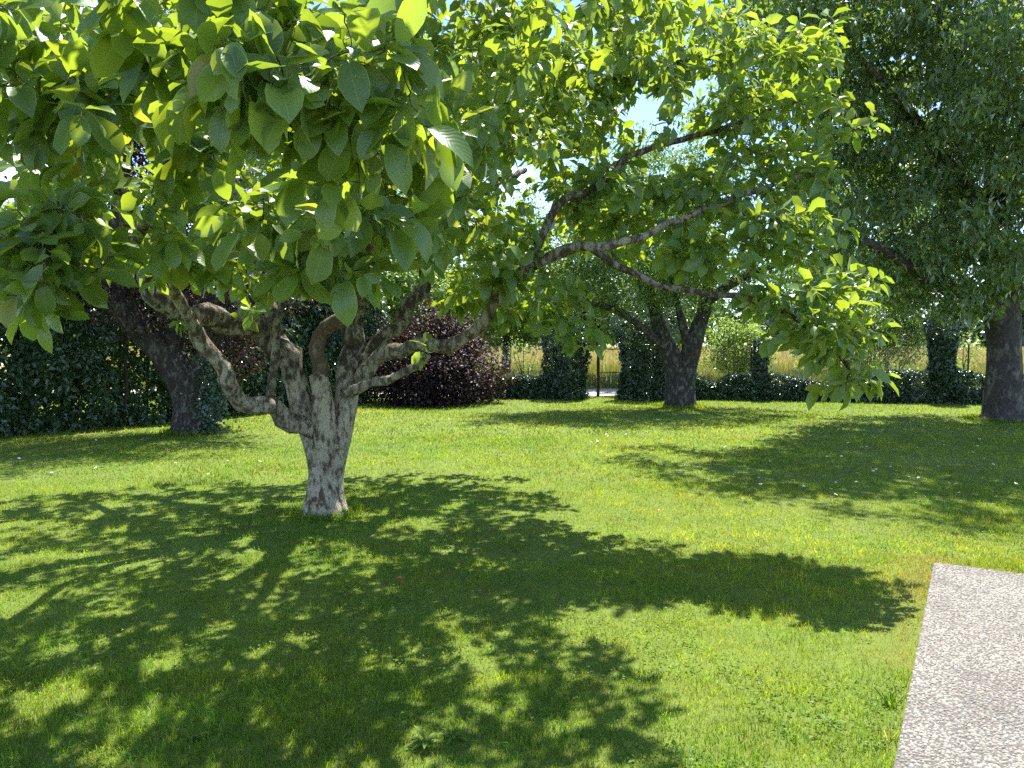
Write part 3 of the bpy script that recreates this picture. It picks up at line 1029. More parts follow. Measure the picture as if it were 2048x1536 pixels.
def thin(P, k=1.0):
    a, b_, f = to_px(P)
    m = np.zeros(len(P), bool)
    for x, y, q in THIN:
        m |= ((a - x) ** 2 + (b_ - y) ** 2 < (q * k) ** 2) & (f > 2.9)
    return m


tips = tips[~thin(tips)]
tw = grow(limb_paths, tips, r, 0.022, k=6, wob=0.32, minz=0.85)
obj('twigs', twig_mesh('twigs', tw, M['magnolia_limb_bark']), mag, kind='stuff')
ends = np.array([P[-1] for P, _ in tw])
tdir = np.array([nrm(nrm(P[-1] - P[-3]) + np.array([0, -0.05, 0.25])) for P, _ in tw])
axis = np.array([MAG[0], MAG[1] + .5, 0])
L1 = shoot_leaves(ends, tdir, 10, 0.160, r, axis, back=.16, droop=.42, outward=.75, tilt=.5)
inner = np.array([P[3] for P, _ in tw])
idr = np.array([nrm(P[4] - P[2]) for P, _ in tw])
L2 = shoot_leaves(inner, idr, 4, 0.135, r, axis, back=.2, droop=.3, outward=.6)
pos, dr, no, sz = [np.concatenate([a, b_]) for a, b_ in zip(L1, L2)]
# keep the air just in front of the lens and the low view under the crown free
dc = np.linalg.norm(pos - CAMP, axis=1)
keep = (dc > 1.45) & (pos[:, 2] > 0.7) & ~thin(pos, .62)
pos, dr, no, sz = pos[keep], dr[keep], no[keep], sz[keep]
# the 300 leaves that show largest are leaves of their own
rel = pos + nrm(dr) * sz[:, None] * .5 - CAMP
fy = rel @ FW
px_ = 1024 + FPX * rel[:, 0] / fy
py_ = 768 - FPX * (rel @ UP) / fy
ap = sz / np.maximum(fy, .1)
facing = np.abs(np.sum(frames(dr, no)[2] * nrm(rel), 1))
ap = ap * (0.35 + 0.65 * facing)
ap[(px_ < 10) | (px_ > 2038) | (py_ < 10) | (py_ > 1500) | (fy < .3)] = 0
big = np.argsort(-ap)[:300]
leaf_meshes = [mesh_data('leaf', v, f, M['magnolia_leaf'], uv=u, attrs={'rnd': np.zeros(len(v))}) for v, f, u in mag_hi]
x_, y_, z_ = frames(dr, no)
tinv = -Vector(mag.location)
for i in big:
    o = bpy.data.objects.new('leaf', leaf_meshes[int(r.integers(len(leaf_meshes)))])
    COL.objects.link(o)
    o.parent = mag
    s = float(sz[i])
    m4 = Matrix(((x_[i][0] * s, y_[i][0] * s, z_[i][0] * s, pos[i][0] + tinv[0]),
                 (x_[i][1] * s, y_[i][1] * s, z_[i][1] * s, pos[i][1] + tinv[1]),
                 (x_[i][2] * s, y_[i][2] * s, z_[i][2] * s, pos[i][2] + tinv[2]), (0, 0, 0, 1)))
    o.matrix_basis = m4
rest = np.ones(len(pos), bool)
rest[big] = False
hi = rest & (dc[keep] < 4.2)
lo = rest & ~hi
V1, F1, U1, A1 = leaf_arrays(mag_hi, pos[hi], dr[hi], no[hi], sz[hi], r)
V2, F2, U2, A2 = leaf_arrays(mag_lo, pos[lo], dr[lo], no[lo], sz[lo], r)
obj('foliage', mesh_data('foliage', np.concatenate([V1, V2]), np.concatenate([F1, F2 + len(V1)]), M['magnolia_leaf'],
                         uv=np.concatenate([U1, U2]), attrs={'rnd': np.concatenate([A1, A2])}), mag, kind='stuff')


# ------------------------------------------------------------------ other trees
def cluster_leaves(tips, per, spread, size, r, dir_bias=(0, 0, -.5), up=1.0, tilt=.6):
    n = len(tips)
    idx = np.repeat(np.arange(n), per)
    m = len(idx)
    pos = tips[idx] + r.normal(0, 1, (m, 3)) * np.asarray(spread)
    d = nrm(r.normal(0, 1, (m, 3))) + np.asarray(dir_bias)
    no_ = np.array([0, 0, up]) + r.normal(0, tilt, (m, 3))
    return pos, d, no_, size * r.uniform(.6, 1.3, m)


def make_tree(name, label, base, limbs, blobs, mats, leaf, seed, spacing, per, spread, lsize, shapes, rmax=.05, trunk_n=1, bias=(0, 0, -.5), minz=1.0, sides=12, gnarl=.08, k=6):
    r = np.random.default_rng(seed)
    t = thing(name, (base[0], base[1], 0), label, 'tree')
    paths = []
    tb = MB()
    for i, c in enumerate(limbs):
        P, rad = px_limb(c, 0.15)
        paths.append((P, rad))
        if i < trunk_n:
            tb.tube(P, rad, 18, i + seed, gnarl)
        else:
            limb_obj(t, 'limb', P, rad, mats, sides, i + seed, gnarl)
    obj('trunk', tb.data('trunk', mats), t)
    tp = blob_points(blobs, r, spacing)
    if name != 'plum_tree':
        tp = tp[~thin(tp, .8)]
    tw = grow(paths, tp, r, rmax, k=k, wob=.3, minz=minz)
    obj('twigs', twig_mesh('twigs', tw, mats), t, kind='stuff')
    e = np.array([P[-1] for P, _ in tw])
    e2 = np.array([P[k // 2] for P, _ in tw])
    a = cluster_leaves(np.concatenate([e, e, e2]), per, spread, lsize, r, bias)
    obj('foliage', leaf_data('foliage', shapes, *a, leaf, r), t, kind='stuff')
    return t


# purple plum on the left
PB = ground(390, 864)
dP = PB[1]
make_tree('plum_tree', 'leaning purple-leaved plum with thick forked trunk and ivy before the left hedge', PB,
    [[(388, 872, dP, 104), (388, 850, dP, 88), (384, 800, dP, 74), (372, 765, dP, 70), (345, 725, dP, 62), (305, 685, dP - .1, 54), (265, 640, dP - .2, 48), (238, 590, dP - .3, 44), (230, 500, dP - .4, 36), (240, 400, dP - .4, 28), (260, 250, dP - .4, 20)],
     [(380, 800, dP, 60), (392, 755, dP, 56), (412, 715, dP + .1, 48), (425, 660, dP + .2, 42), (430, 580, dP + .3, 34), (445, 480, dP + .3, 26), (470, 350, dP + .4, 18)],
     [(345, 725, dP, 46), (350, 660, dP, 40), (345, 560, dP, 32), (340, 420, dP, 24), (330, 250, dP, 16)],
     [(430, 600, dP + .3, 26), (490, 540, dP + .4, 22), (560, 470, dP + .5, 16), (640, 420, dP + .6, 10)]],
    [(at(300, 250, dP), (2.2, 2.0, 2.2), 170), (at(420, 560, dP), (1.6, 1.4, 1.0), 70), (at(300, 600, dP), (.9, .9, .7), 30), (at(450, 690, dP + .4), (.8, .6, .4), 24), (at(520, 380, dP + .4), (1.4, 1.4, 1.2), 60), (at(170, 420, dP), (1.0, 1.0, 1.2), 20), (at(285, 300, dP), (.7, .7, .7), 60), (at(250, 480, dP), (.6, .6, .7), 40)],
    M['plum_bark'], M['purple_leaf'], 3, .22, 32, (.16, .16, .13), .07, oval, trunk_n=2)
plum = bpy.data.objects['plum_tree']
ri = np.random.default_rng(8)
n = 900
zz = ri.random(n) ** 1.3 * 1.3
ip = np.stack([PB[0] + .32 + ri.normal(0, .14, n), PB[1] - .18 + ri.normal(0, .12, n), zz], 1)
obj('ivy', leaf_data('ivy', ivy_shape, ip, np.stack([ri.normal(.3, .6, n), ri.normal(-.5, .5, n), -ri.random(n)], 1),
                     np.stack([ri.normal(.4, .5, n), -np.ones(n), ri.random(n)], 1), ri.uniform(.04, .075, n), M['ivy_leaf'], ri), plum, kind='stuff')

# apple tree by the gate
AB = ground(1360, 812)
dA = AB[1]
make_tree('apple_tree', 'gnarled fork-trunked apple tree with many thin twigs standing before the gate', AB,
    [[(1360, 818, dA, 76), (1360, 800, dA, 58), (1356, 760, dA, 50), (1345, 715, dA, 42), (1325, 675, dA, 34), (1312, 630, dA - .1, 25), (1300, 585, dA - .2, 20), (1270, 540, dA - .4, 15), (1225, 500, dA - .6, 16), (1180, 470, dA - .8, 11)],
     [(1366, 775, dA, 46), (1373, 735, dA, 42), (1385, 690, dA, 38), (1400, 645, dA, 31), (1412, 605, dA, 25), (1420, 550, dA + .1, 19), (1440, 480, dA + .2, 20), (1460, 400, dA + .2, 13)],
     [(1378, 715, dA, 22), (1368, 660, dA - .2, 17), (1352, 600, dA - .3, 13), (1340, 540, dA - .4, 11), (1335, 440, dA - .5, 12)],
     [(1340, 705, dA, 20), (1290, 660, dA - .4, 14), (1240, 625, dA - .8, 15), (1180, 605, dA - 1.2, 11), (1110, 600, dA - 1.5, 8)],
     [(1412, 605, dA, 22), (1460, 570, dA - .3, 18), (1520, 540, dA - .5, 14), (1580, 520, dA - .6, 10)],
     [(1312, 630, dA, 20), (1280, 560, dA + .5, 17), (1230, 480, dA + .9, 14), (1180, 400, dA + 1.2, 10)]],
    [(at(1370, 450, dA), (2.4, 2.0, 1.5), 190), (at(1180, 560, dA - 1), (1.6, 1.4, .7), 110), (at(1100, 600, dA - 1), (.9, .9, .4), 40), (at(1500, 520, dA), (1.3, 1.3, .7), 60), (at(1250, 420, dA - .5), (1.6, 1.6, 1.0), 80), (at(1320, 330, dA), (2.2, 1.8, 1.0), 110), (at(1130, 480, dA - 1), (1.6, 1.5, 1.2), 110), (at(1330, 570, dA - .8), (1.5, .8, .55), 80)],
    M['apple_bark'], M['apple_leaf'], 4, .20, 24, (.15, .15, .11), .078, oval, trunk_n=2, rmax=.03)

# cherry on the right
CB = ground(2006, 840)
dC = CB[1]
make_tree('cherry_tree', 'large dense dark green cherry tree with straight thick trunk at the right edge', CB,
    [[(2006, 850, dC, 112), (2008, 830, dC, 80), (2008, 780, dC, 68), (2008, 700, dC, 63), (2006, 640, dC, 62), (2000, 560, dC, 54), (1995, 450, dC, 50), (1990, 300, dC, 38), (1985, 120, dC, 28), (1980, -100, dC, 18)],
     [(2004, 650, dC, 48), (1965, 610, dC - .3, 42), (1915, 585, dC - .6, 34), (1860, 560, dC - 1.0, 26), (1800, 520, dC - 1.3, 20), (1730, 480, dC - 1.5, 13)],
     [(2003, 600, dC, 46), (2050, 530, dC - .4, 38), (2110, 450, dC - .8, 30), (2180, 350, dC - 1, 22)],
     [(1997, 480, dC, 40), (1930, 380, dC - .6, 32), (1860, 280, dC - 1.0, 25), (1780, 180, dC - 1.4, 18), (1700, 100, dC - 1.6, 12)],
     [(2000, 560, dC, 40), (1950, 470, dC + .8, 30), (1880, 380, dC + 1.6, 22), (1780, 300, dC + 2.2, 14)],
     [(1990, 300, dC, 30), (1930, 150, dC - .8, 24), (1870, 20, dC - 1.4, 17), (1800, -120, dC - 2, 12)],
     [(1996, 450, dC, 36), (2040, 300, dC - 1.4, 26), (2070, 150, dC - 2.6, 18), (2080, 0, dC - 3.6, 12)]],
    [(at(1830, 420, dC - .6), (2.0, 2.0, 1.6), 190), (at(1830, 180, dC - .8), (2.2, 2.2, 1.8), 220), (at(1990, 300, dC - 1.6), (1.8, 1.8, 2.4), 200), (at(1900, 520, dC - .4), (1.7, 1.7, .7), 90),
     (at(1720, 60, dC - .8), (1.6, 1.8, 1.4), 110), (at(1900, -60, dC - 1), (3.2, 2.6, 1.8), 220), (at(2150, 250, dC), (2.2, 2.4, 3.0), 150), (at(2080, 500, dC), (1.3, 1.5, .9), 60), (at(1700, 330, dC + .6), (1.2, 1.3, 1.3), 80), (at(1860, 300, dC + 2), (2.4, 1.5, 2.4), 120),
     (at(1780, 560, dC + 1), (1.1, 1.2, .5), 40), (at(1900, 600, dC - .5), (1.0, 1.0, .3), 40), (at(1650, 200, dC - .4), (1.0, 1.2, 1.4), 70), ((3.9, 12.6, 6.2), (1.7, 1.8, 1.1), 90), ((5.2, 11.4, 7.0), (1.8, 1.8, 1.0), 80), (at(1640, -60, dC - 1), (1.5, 1.5, .9), 60), (at(2030, 60, dC - 3.2), (1.6, 1.6, 1.4), 80)],
    M['cherry_bark'], M['cherry_leaf'], 6, .37, 26, (.15, .15, .11), .15, narrow, trunk_n=1, rmax=.06, bias=(0, 0, -.7), sides=10, gnarl=.05)


# ------------------------------------------------------------------ shrubs, hedges, ivy
def fill_shrub(c, rad, nclump, per, spread, size, r, flat_bottom=True):
    p = nrm(r.normal(0, 1, (nclump, 3)))
    if flat_bottom:
        p[:, 2] = np.abs(p[:, 2]) * 1.0
    p = p * (0.35 + 0.65 * r.random((nclump, 1)) ** 0.5) * np.asarray(rad) * r.uniform(.85, 1.12, (nclump, 1))
    az = np.arctan2(p[:, 1], p[:, 0]) * 1.3 + 9
    p = p * (.68 + .62 * fnoise(az + c[0], p[:, 2] * 1.1 + 20, 3 + int(abs(c[0]) * 7)))[:, None]
    cl = np.asarray(c) + p
    idx = np.repeat(np.arange(nclump), per)
    m = len(idx)
    pos = cl[idx] + r.normal(0, spread, (m, 3))
    out = nrm(pos - np.asarray(c))
    d = out * .7 + r.normal(0, .6, (m, 3)) + [0, 0, -.25]
    no_ = out * .6 + [0, 0, .8] + r.normal(0, .4, (m, 3))
    k = pos[:, 2] > 0.02
    return pos[k], d[k], no_[k], size * r.uniform(.55, 1.3, m)[k]


def stems_mesh(c, rad, n, r, mat, h=None, thick=.02):
    b = MB()
    c = np.asarray(c, float)
    for i in range(n):
        a = r.random() * 6.28
        e = np.array([math.cos(a) * rad[0] * r.uniform(.2, .75), math.sin(a) * rad[1] * r.uniform(.2, .75), (h or rad[2]) * r.uniform(.55, .85)])
        P, R_ = spline([c + e * [.08, .08, 0], c + e * [.3, .3, .35] + r.normal(0, .04, 3), c + e * [.65, .65, .7] + r.normal(0, .05, 3), c + e], [thick, thick * .8, thick * .6, thick * .3], .15)
        b.tube(P, R_, 6, i, .08)
    return b.data('stems', mat)


def shrub(name, label, base, rad, mat, seed, nclump=120, per=45, spread=.13, size=.07, shapes=oval, cat='shrub', nst=9, zc=0.0, group=None):
    r = np.random.default_rng(seed)
    t = thing(name, (base[0], base[1], 0), label, cat, group)
    c0 = np.array([base[0], base[1], 0.0])
    obj('stems', stems_mesh(c0, rad, nst, r, M['twig'], h=rad[2] + zc), t, kind='stuff')
    a = fill_shrub(c0 + [0, 0, zc], rad, nclump, per, spread, size, r, flat_bottom=(zc == 0))
    obj('foliage', leaf_data('foliage', shapes, *a, mat, r), t, kind='stuff')
    return t


def hedge(name, label, path, height, depth, n, size, mat, seed, shapes=oval, stems=0, bulge=.25, cat='hedge', top_noise=.3):
    """Hedge along a ground polyline; the leaves sit mostly in the skin that faces out, with clumps and gaps."""
    r = np.random.default_rng(seed)
    path = np.asarray(path, float)
    t = thing(name, (*path.mean(0), 0), label, cat)
    seg = np.linalg.norm(np.diff(path, axis=0), axis=1)
    cum = np.concatenate([[0], np.cumsum(seg)])
    u = r.random(n) * cum[-1]
    j = np.clip(np.searchsorted(cum, u) - 1, 0, len(seg) - 1)
    f = (u - cum[j]) / seg[j]
    base = path[j] * (1 - f)[:, None] + path[j + 1] * f[:, None]
    tn = nrm(np.diff(path, axis=0))[j]
    sd = np.stack([tn[:, 1], -tn[:, 0]], 1)
    hloc = height * (1 - top_noise / 2 + top_noise * fnoise(u * .7 + 9, u * 0 + seed, seed))
    v = r.random(n)
    z = v * hloc
    clump = fnoise(u * 2.6, z * 2.6, seed + 4)
    side = np.where(r.random(n) < .72, 1, -1)
    off = depth / 2 * (1 - 0.35 * v ** 3) * (1 - np.abs(r.normal(0, .38, n))) + bulge * (clump - .5) * 2 * depth
    topm = r.random(n) < .22
    off = np.where(topm, r.uniform(-1, 1, n) * depth * .45, off * side)
    z = np.where(topm, hloc * (1 - np.abs(r.normal(0, .06, n))), z)
    pos = np.stack([base[:, 0] + sd[:, 0] * off, base[:, 1] + sd[:, 1] * off, z + .02], 1)
    o3 = np.stack([sd[:, 0] * np.sign(off), sd[:, 1] * np.sign(off), np.zeros(n)], 1)
    keep = r.random(n) < np.clip(.5 + (clump - .3) * 2.4, .3, 1)
    d = o3 * .6 + r.normal(0, .6, (n, 3)) + [0, 0, -.35]
    no_ = o3 * .7 + [0, 0, .7] + r.normal(0, .4, (n, 3))
    s = size * r.uniform(.55, 1.35, n)
    obj('foliage', leaf_data('foliage', shapes, pos[keep], d[keep], no_[keep], s[keep], mat, r), t, kind='stuff')
    if stems:
        for i in range(stems):
            uu = (i + r.random() * .8) / stems * cum[-1]
            jj = int(np.clip(np.searchsorted(cum, uu) - 1, 0, len(seg) - 1))
            p = path[jj] + (path[jj + 1] - path[jj]) * (uu - cum[jj]) / seg[jj]
            s0 = np.array([tn[0][1], -tn[0][0]]) * r.uniform(-.1, .35) * depth
            h = height * r.uniform(.75, .95)
            P, rad = spline([[p[0] + s0[0], p[1] + s0[1], -.05], [p[0] + s0[0] + r.normal(0, .08), p[1] + s0[1], h * .4], [p[0] + r.normal(0, .15), p[1], h]], [.035, .026, .010], .25)
            limb_obj(t, 'stem', P, rad, M['twig'], 6, i, .1)
    return t


g = lambda px, py: ground(px, py)[:2]
HP = [g(-420, 905), g(-150, 890), g(0, 872), g(200, 856), g(420, 836), g(600, 815), g(760, 803)]
hedge('tall_hedge', 'tall dark leafy hedge running along the left side of the lawn', [p + np.array([-.35, .6]) for p in HP], 2.8, 1.5, 84000, .117, M['hedge_leaf'], 21, oval, stems=26, bulge=.3)

shrub('purple_shrub', 'rounded dark purple-leaved bush at the end of the left hedge', ground(868, 806), (1.5, 1.25, 2.25), M['purple_leaf'], 31, 230, 110, .19, .09, oval, 'bush')

# low ivy-covered wall on both sides of the gate
BL = [g(930, 797), g(1050, 797), g(1120, 797)]
BR = [g(1310, 798), g(1500, 800), g(1700, 803), g(1960, 808), g(2200, 814)]


def low_wall(name, label, path, h, seed, n):
    t = hedge(name, label, path, h + .1, .55, n, .07, M['ivy_leaf'], seed, ivy_shape, 0, .16, 'wall', 1.6)
    b = MB()
    for p, q in zip(path[:-1], path[1:]):
        L = np.linalg.norm(q - p)
        b.box([*(p + q) / 2, h / 2 - .06], (L, .22, h), math.atan2(*(q - p)[::-1]))
    obj('wall_core', b.data('wall_core', M['wall'], smooth=False), t)


low_wall('garden_wall', 'low ivy-covered wall between the purple bush and the gate', BL, .42, 41, 12000)
low_wall('garden_wall', 'low ivy-covered wall stretching right from the gate behind the cherry tree', BR, .45, 42, 24000)


def ivy_pillar(label, px, py, w, h, seed, d=None, cat='ivy', per=60, size=.075, group=None):
    r = np.random.default_rng(seed)
    b0 = ground(px, py)
    t = thing('ivy_pillar', (b0[0], b0[1], 0), label, cat, group)
    b = MB()
    b.box([b0[0], b0[1], h * .46 - .05], (min(.3, w * .5), min(.3, w * .5), h * .92))
    obj('post', b.data('post', M['wall'], smooth=False), t)
    n = int(3500 * w * h)
    a = r.random(n) * 6.28
    z = r.random(n) * h
    bulge = fnoise(a * 1.2 + seed, z * 2.2 + seed, seed)
    rad = w / 2 * (.55 + .75 * bulge) * (1 + .25 * np.clip(z / h - .6, 0, 1)) * (1 - .3 * r.random(n) ** 2)
    p = np.stack([b0[0] + np.cos(a) * rad, b0[1] + np.sin(a) * rad, z + .02], 1)
    o = np.stack([np.cos(a), np.sin(a), 0 * a], 1)
    obj('foliage', leaf_data('foliage', ivy_shape, p, o * .5 + r.normal(0, .5, (n, 3)) + [0, 0, -.5], o + [0, 0, .5] + r.normal(0, .4, (n, 3)),
                             size * r.uniform(.6, 1.3, n), M['ivy_leaf'], r), t, kind='stuff')
    return t


ivy_pillar('bushy ivy-smothered pillar on the left of the garden gate', 1130, 797, 1.15, 1.9, 51)
ivy_pillar('bushy ivy-smothered pillar on the right of the garden gate', 1283, 798, 1.25, 2.0, 52)
ivy_pillar('slim ivy-covered post rising from the wall between apple and cherry trees', 1520, 800, .34, 1.5, 53)
ivy_pillar('thick ivy-covered post rising from the wall just left of the cherry trunk', 1880, 806, .62, 2.1, 54)

# gate: rusty frame with wire infill
G0 = ground(1196, 793)
gate = thing('garden_gate', (G0[0], G0[1], 0), 'rusty iron garden gate with thin rails between the ivy pillars', 'gate')
GH, GWd = 1.28, .95


def bars(name, parts, parent, mat):
    b = MB()
    for p, q, rad in parts:
        b.tube(np.array([p, q], float), [rad, rad], 6)
    return obj(name, b.data(name, mat), parent)


gx, gy = G0[0], G0[1]
b = MB()
b.box([gx, gy, GH / 2], (.075, .075, GH + .1))
obj('post', b.data('post', M['rust'], smooth=False), gate)
b = MB()
b.box([gx + GWd, gy, GH / 2], (.075, .075, GH + .1))
obj('post', b.data('post', M['rust'], smooth=False), gate)
for z in (.09, .64, GH - .02):
    bars('rail', [((gx + .04, gy, z), (gx + GWd - .04, gy, z), .016)], gate, M['rust'])
bars('wire_mesh', [((gx + .05 + i * .07, gy + .012, .09), (gx + .05 + i * .07, gy + .012, GH - .02), .0016) for i in range(1, 12)] +
     [((gx + .05, gy - .012, .09 + i * .09), (gx + GWd - .05, gy - .012, .09 + i * .09), .0016) for i in range(1, 13)], gate, M['wire'])


def wire_fence(label, p, q, h):
    p, q = np.append(p, 0), np.append(q, 0)
    t = thing('wire_fence', p, label, 'fence')
    L = np.linalg.norm(q - p)
    u = (q - p) / L
    n = int(L / .075)
    parts = []
    for i in range(-int(h / .075), n):
        for s in (0, 1):
            a0, a1 = i * .075, i * .075 + h
            z0, z1 = (.05, .05 + h) if s == 0 else (.05 + h, .05)
            lo, hi_ = max(a0, 0), min(a1, L)
            if hi_ <= lo:
                continue
            f0, f1 = (lo - a0) / h, (hi_ - a0) / h
            A = p + u * lo + np.array([0, .006 * s, z0 + (z1 - z0) * f0])
            B = p + u * hi_ + np.array([0, .006 * s, z0 + (z1 - z0) * f1])
            parts.append((A, B, .0016))
    b = MB()
    for A, B, rr in parts:
        b.tube(np.array([A, B]), [rr, rr], 3, cap=False)
    obj('wire_mesh', b.data('wire_mesh', M['wire']), t, kind='stuff')
    m_ = max(2, int(L / 2.2))
    for i in range(m_ + 1):
        c = p + u * L * i / m_
        bars('post', [(c + [0, .03, -.1], c + [0, .03, h + .1], .02)], t, M['rust'])


wire_fence('thin wire-mesh fence behind the low wall left of the gate', BL[0] + [-.6, .35], BL[-1] + [.1, .35], 1.3)
wire_fence('long wire-mesh fence behind the low wall right of the gate', BR[0] + [0, .4], BR[-1] + [0, .4], 1.3)

shrub('climbing_shrub', 'light green feathery shrub on the wire fence left of the gate', ground(1045, 794), (.55, .35, 1.55), M['bright_leaf'], 61, 46, 26, .10, .055, narrow, 'shrub', 7)
shrub('leafy_shrub', 'bright yellow-green shrub hanging over the wall right of the apple tree', ground(1480, 795) + [0, .3, 0], (.95, .6, .85), M['bright_leaf'], 62, 130, 40, .12, .09, oval, 'shrub', 8, zc=1.25)
shrub('leafy_shrub', 'bright leafy shrub behind the wall between the two ivy-covered posts', ground(1740, 795) + [0, .5, 0], (2.0, .6, .8), M['bright_leaf'], 63, 190, 40, .13, .09, oval, 'shrub', 10, zc=1.45)
shrub('leafy_shrub', 'dark green shrub overhanging the wall under the cherry crown', ground(1800, 797) + [0, .9, 0], (1.9, .7, .6), M['hedge_leaf'], 66, 120, 44, .14, .09, oval, 'shrub', 7, zc=2.05)
shrub('leafy_shrub', 'small bright shrub showing through beside the cherry trunk', ground(1935, 797) + [0, .3, 0], (.45, .4, .8), M['bright_leaf'], 64, 30, 24, .12, .075, oval, 'shrub', 6, zc=.9)
shrub('leafy_shrub', 'dark green shrub rising behind the ivy pillar right of the gate', at(1300, 640, 21.6) * [1, 1, 0], (1.0, .7, .6), M['hedge_leaf'], 65, 110, 60, .14, .08, oval, 'shrub', 6, zc=2.2)

# trees beyond the hedge and wall, seen through gaps
def back_tree(label, px, d, h, w, mat, seed, nclump=170, per=66, size=.20):
    r = np.random.default_rng(seed)
    x = at(px, 700, d)[0]
    t = thing('background_tree', (x, d, 0), label, 'tree', 'trees beyond the garden')
    P, rad = spline([[x, d, -.1], [x + .1, d, h * .3], [x - .1, d, h * .6], [x, d, h * .9]], [.2, .16, .1, .03], .4)
    limb_obj(t, 'trunk', P, rad, M['apple_bark'], 10, seed, .06)
    a = fill_shrub([x, d, h * .58], (w, w, h * .42), nclump, per, .28, size, r, flat_bottom=False)
    obj('foliage', leaf_data('foliage', oval, *a, mat, r), t, kind='stuff')


back_tree('green tree rising behind the left hedge, leftmost of the trees beyond the garden', 120, 21, 5.0, 2.0, M['apple_leaf'], 71)
back_tree('green tree behind the hedge between the plum and the magnolia trunk', 560, 24, 6.0, 2.6, M['apple_leaf'], 72)
back_tree('bright green tree behind the purple bush', 800, 27, 5.0, 2.2, M['bright_leaf'], 73)
back_tree('green tree beyond the field path left of the gate', 1010, 30, 6.2, 2.8, M['apple_leaf'], 74)
back_tree('round green tree behind the apple tree crown', 1300, 27, 6.6, 2.8, M['apple_leaf'], 76)
back_tree('tall green tree behind the cherry crown', 1720, 30, 9.0, 4.0, M['apple_leaf'], 75, 240)

# ------------------------------------------------------------------ beyond the wall: verge, crop, woodland
def patch(name, label, cat, y0, y1, n, h, w, cols, seed, mat):
    r = np.random.default_rng(seed)
    y = y0 + (y1 - y0) * r.random(n) ** 1.7
    x = r.uniform(-.62, .72, n) * y
    k = (vnoise(x * .6 + 60, y * .25 + 9, seed) > .12)
    x, y = x[k], y[k]
    n = len(x)
    V, F = blades(x, y, h * r.uniform(.6, 1.2, n), w * (y / y0) * r.uniform(.6, 1.3, n), r, .35)
    c = np.asarray(cols[0]) + (np.asarray(cols[1]) - np.asarray(cols[0])) * r.random((n, 1))
    obj(name, mesh_data(name, V.reshape(-1, 3), F.reshape(-1, 3), mat, col=np.repeat(c, 5, 0)), label=label, cat=cat, kind='stuff')


patch('verge_grass', 'tall pale green grass beyond the road', 'grass', LAWN_Y + 3.3, 40, 20000, .45, .035, [(.12, .17, .035), (.2, .2, .07)], 81, M['crop'])
patch('cereal_crop', 'ripening tan cereal crop in the field beyond the garden', 'crop', 40, 125, 20000, .65, .07, [(.25, .23, .10), (.31, .27, .14)], 82, M['crop'])

r = np.random.default_rng(90)
n = 260
wx = r.uniform(-130, 150, n)
wy = r.uniform(132, 165, n)
wh = r.uniform(6, 12, n)
idx = np.repeat(np.arange(n), 60)
m = len(idx)
p3 = nrm(r.normal(0, 1, (m, 3))) * (r.random((m, 1)) ** .45)
wp = np.stack([wx[idx] + p3[:, 0] * 3.2, wy[idx] + p3[:, 1] * 3.2, wh[idx] * .55 + p3[:, 2] * wh[idx] * .5], 1)
wp[:, 2] = np.maximum(wp[:, 2], .1)
obj('woodland', leaf_data('woodland', ivy_shape, wp, r.normal(0, 1, (m, 3)), np.array([0, -.5, .8]) + r.normal(0, .5, (m, 3)), r.uniform(1.3, 2.4, m), M['ivy_leaf'], r),
    label='far dark green wood along the edge of the field', cat='woodland', kind='stuff')

# ------------------------------------------------------------------ small things on the lawn
r = np.random.default_rng(99)
b = MB()
for i in range(10):
    a = i / 10 * 6.283
    c, s = math.cos(a), math.sin(a)
    pts = np.array([[.004, -.002, 0], [.004, .002, 0], [.013, .0035, .002], [.013, -.0035, .002]])
    b.add(np.stack([pts[:, 0] * c - pts[:, 1] * s, pts[:, 0] * s + pts[:, 1] * c, pts[:, 2]], 1) + [0, 0, .045], [[0, 3, 2, 1]])
daisy_petals = b.data('petals', M['petal'])
b = MB()
b.tube([[0, 0, .043], [0, 0, .048]], [.0052, .0035], 8)
daisy_eye = b.data('eye', M['daisy_eye'])
b = MB()
b.tube([[0, 0, -.01], [.002, 0, .02], [0, 0, .044]], [.0012, .001, .001], 4)
daisy_stem = b.data('stem', M['clover'])
spots = [(1520, 2040, 868, 1000, 46, 'small white daisy in the shaded grass near the cherry trunk'),
         (20, 600, 880, 960, 14, 'small white daisy in the grass before the left hedge'),
         (1050, 1500, 850, 900, 8, 'small white daisy in the grass before the apple tree')]
for x0, x1, y0, y1, n, lab in spots:
    for i in range(n):
        p = ground(r.uniform(x0, x1), r.uniform(y0, y1))
        t = thing('daisy', (p[0], p[1], 0), lab, 'daisy', lab.replace('small white daisy', 'daisies'))
        t.rotation_euler = (r.normal(0, .25) + .1, r.normal(0, .25), r.random() * 6)
        t.scale = [r.uniform(.9, 1.5)] * 3
        for nm, me in (('petals', daisy_petals), ('eye', daisy_eye), ('stem', daisy_stem)):
            o = bpy.data.objects.new(nm, me)
            COL.objects.link(o)
            o.parent = t

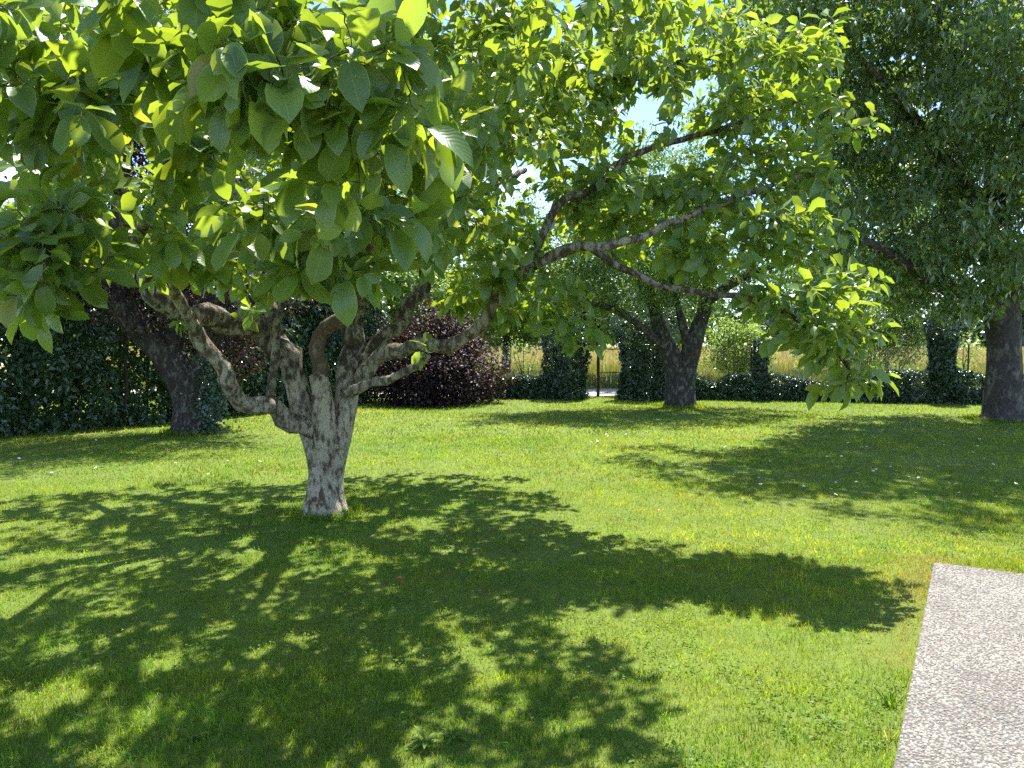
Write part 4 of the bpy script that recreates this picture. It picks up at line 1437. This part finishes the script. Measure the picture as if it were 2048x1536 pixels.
for px, py, s, lab in [(812, 1167, .075, 'curled pink-red fallen leaf in the shaded grass right of the magnolia trunk'),
                       (1320, 1025, .06, 'orange-red fallen leaf on the sunlit lawn'),
                       (1703, 980, .055, 'pink-red fallen leaf in the grass towards the cherry tree'),
                       (962, 1192, .05, 'dull red fallen leaf nearest the middle of the lawn'),
                       (1388, 838, .10, 'red-brown fallen leaf in front of the apple trunk'),
                       (1046, 775, .11, 'red fallen leaf caught on the low wall left of the gate')]:
    p = ground(px, py) if py != 775 else at(px, py, BL[1][1] - .33)
    a = r.random() * 6.28
    me = leaf_data('fallen_leaf', [mag_hi[int(r.integers(1, 5))]], np.array([[0, 0, .03 if py != 775 else 0]]), np.array([[math.cos(a), math.sin(a), .15]]), np.array([[.1, -.25, .95]]), np.array([s * .8]), M['fallen_red'], r)
    o = obj('fallen_leaf', me, None, lab, 'leaf')
    o.location = Vector([float(v) for v in p])


def tuft(px, py, n, h, w, label, seed, lean=1.3, colr=(.10, .19, .03)):
    r = np.random.default_rng(seed)
    p = ground(px, py)
    x = r.normal(0, .012 + h * .08, n)
    y = r.normal(0, .012 + h * .08, n)
    V, F = blades(x, y, h * r.uniform(.6, 1.15, n), w * r.uniform(.7, 1.2, n), r, lean)
    c = np.asarray(colr)[None] * r.uniform(.7, 1.3, (n, 1))
    o = obj('grass_tuft', mesh_data('grass_tuft', V.reshape(-1, 3), F.reshape(-1, 3), M['grass'], col=np.repeat(c, 5, 0)), None, label, 'grass tuft')
    o.location = (p[0], p[1], 0)


tuft(1778, 1412, 34, .075, .008, 'lush broad-bladed grass tuft beside the terrace edge', 1)
tuft(1770, 1480, 30, .09, .004, 'pale wispy grass tuft at the terrace edge in the bottom right', 2, 1.2, (.2, .25, .09))
tuft(1085, 1275, 4, .12, .012, 'single tall upright blade tuft at the edge of the shadow', 6, .4)


def rosette(px, py, n, size, label, seed):
    """Broad weed: strap leaves in a flat ring, the inner ones steeper."""
    r = np.random.default_rng(seed)
    p = ground(px, py)
    a = np.arange(n) * 2.4 + r.normal(0, .2, n)
    el = r.uniform(.15, .9, n)
    d = np.stack([np.cos(a) * np.cos(el), np.sin(a) * np.cos(el), np.sin(el)], 1)
    no_ = np.stack([-np.cos(a) * np.sin(el), -np.sin(a) * np.sin(el), np.cos(el)], 1)
    strap = [leaf_shape([(0, .02), (.2, .05), (.5, .10), (.8, .085), (1, .005)], .5, .45, .1, k) for k in range(3)]
    o = obj('weed', leaf_data('weed', strap, np.tile([0, 0, .004], (n, 1)), d, no_, size * r.uniform(.6, 1.15, n), M['clover'], r), None, label, 'weed')
    o.location = (p[0], p[1], 0)


rosette(1660, 1450, 10, 0.068, 'small leafy weed in the sunny lawn left of the terrace', 3)
rosette(380, 1480, 12, 0.082, 'leafy weed in the shade at the bottom left corner', 4)
rosette(420, 1468, 8, 0.061, 'smaller leafy weed right beside the bottom left weed', 14)
rosette(850, 1490, 13, 0.088, 'bright leafy weed in dappled light at the bottom middle', 5)
rosette(905, 1478, 9, 0.068, 'smaller bright weed just right of the bottom middle weed', 15)
rosette(345, 1290, 8, 0.048, 'little weed in the left shade', 7)
rosette(665, 1335, 9, 0.054, 'little weed on a light patch in the shade', 8)
rosette(930, 1110, 8, 0.054, 'small round-leaved weed in the middle of the big shadow', 9)
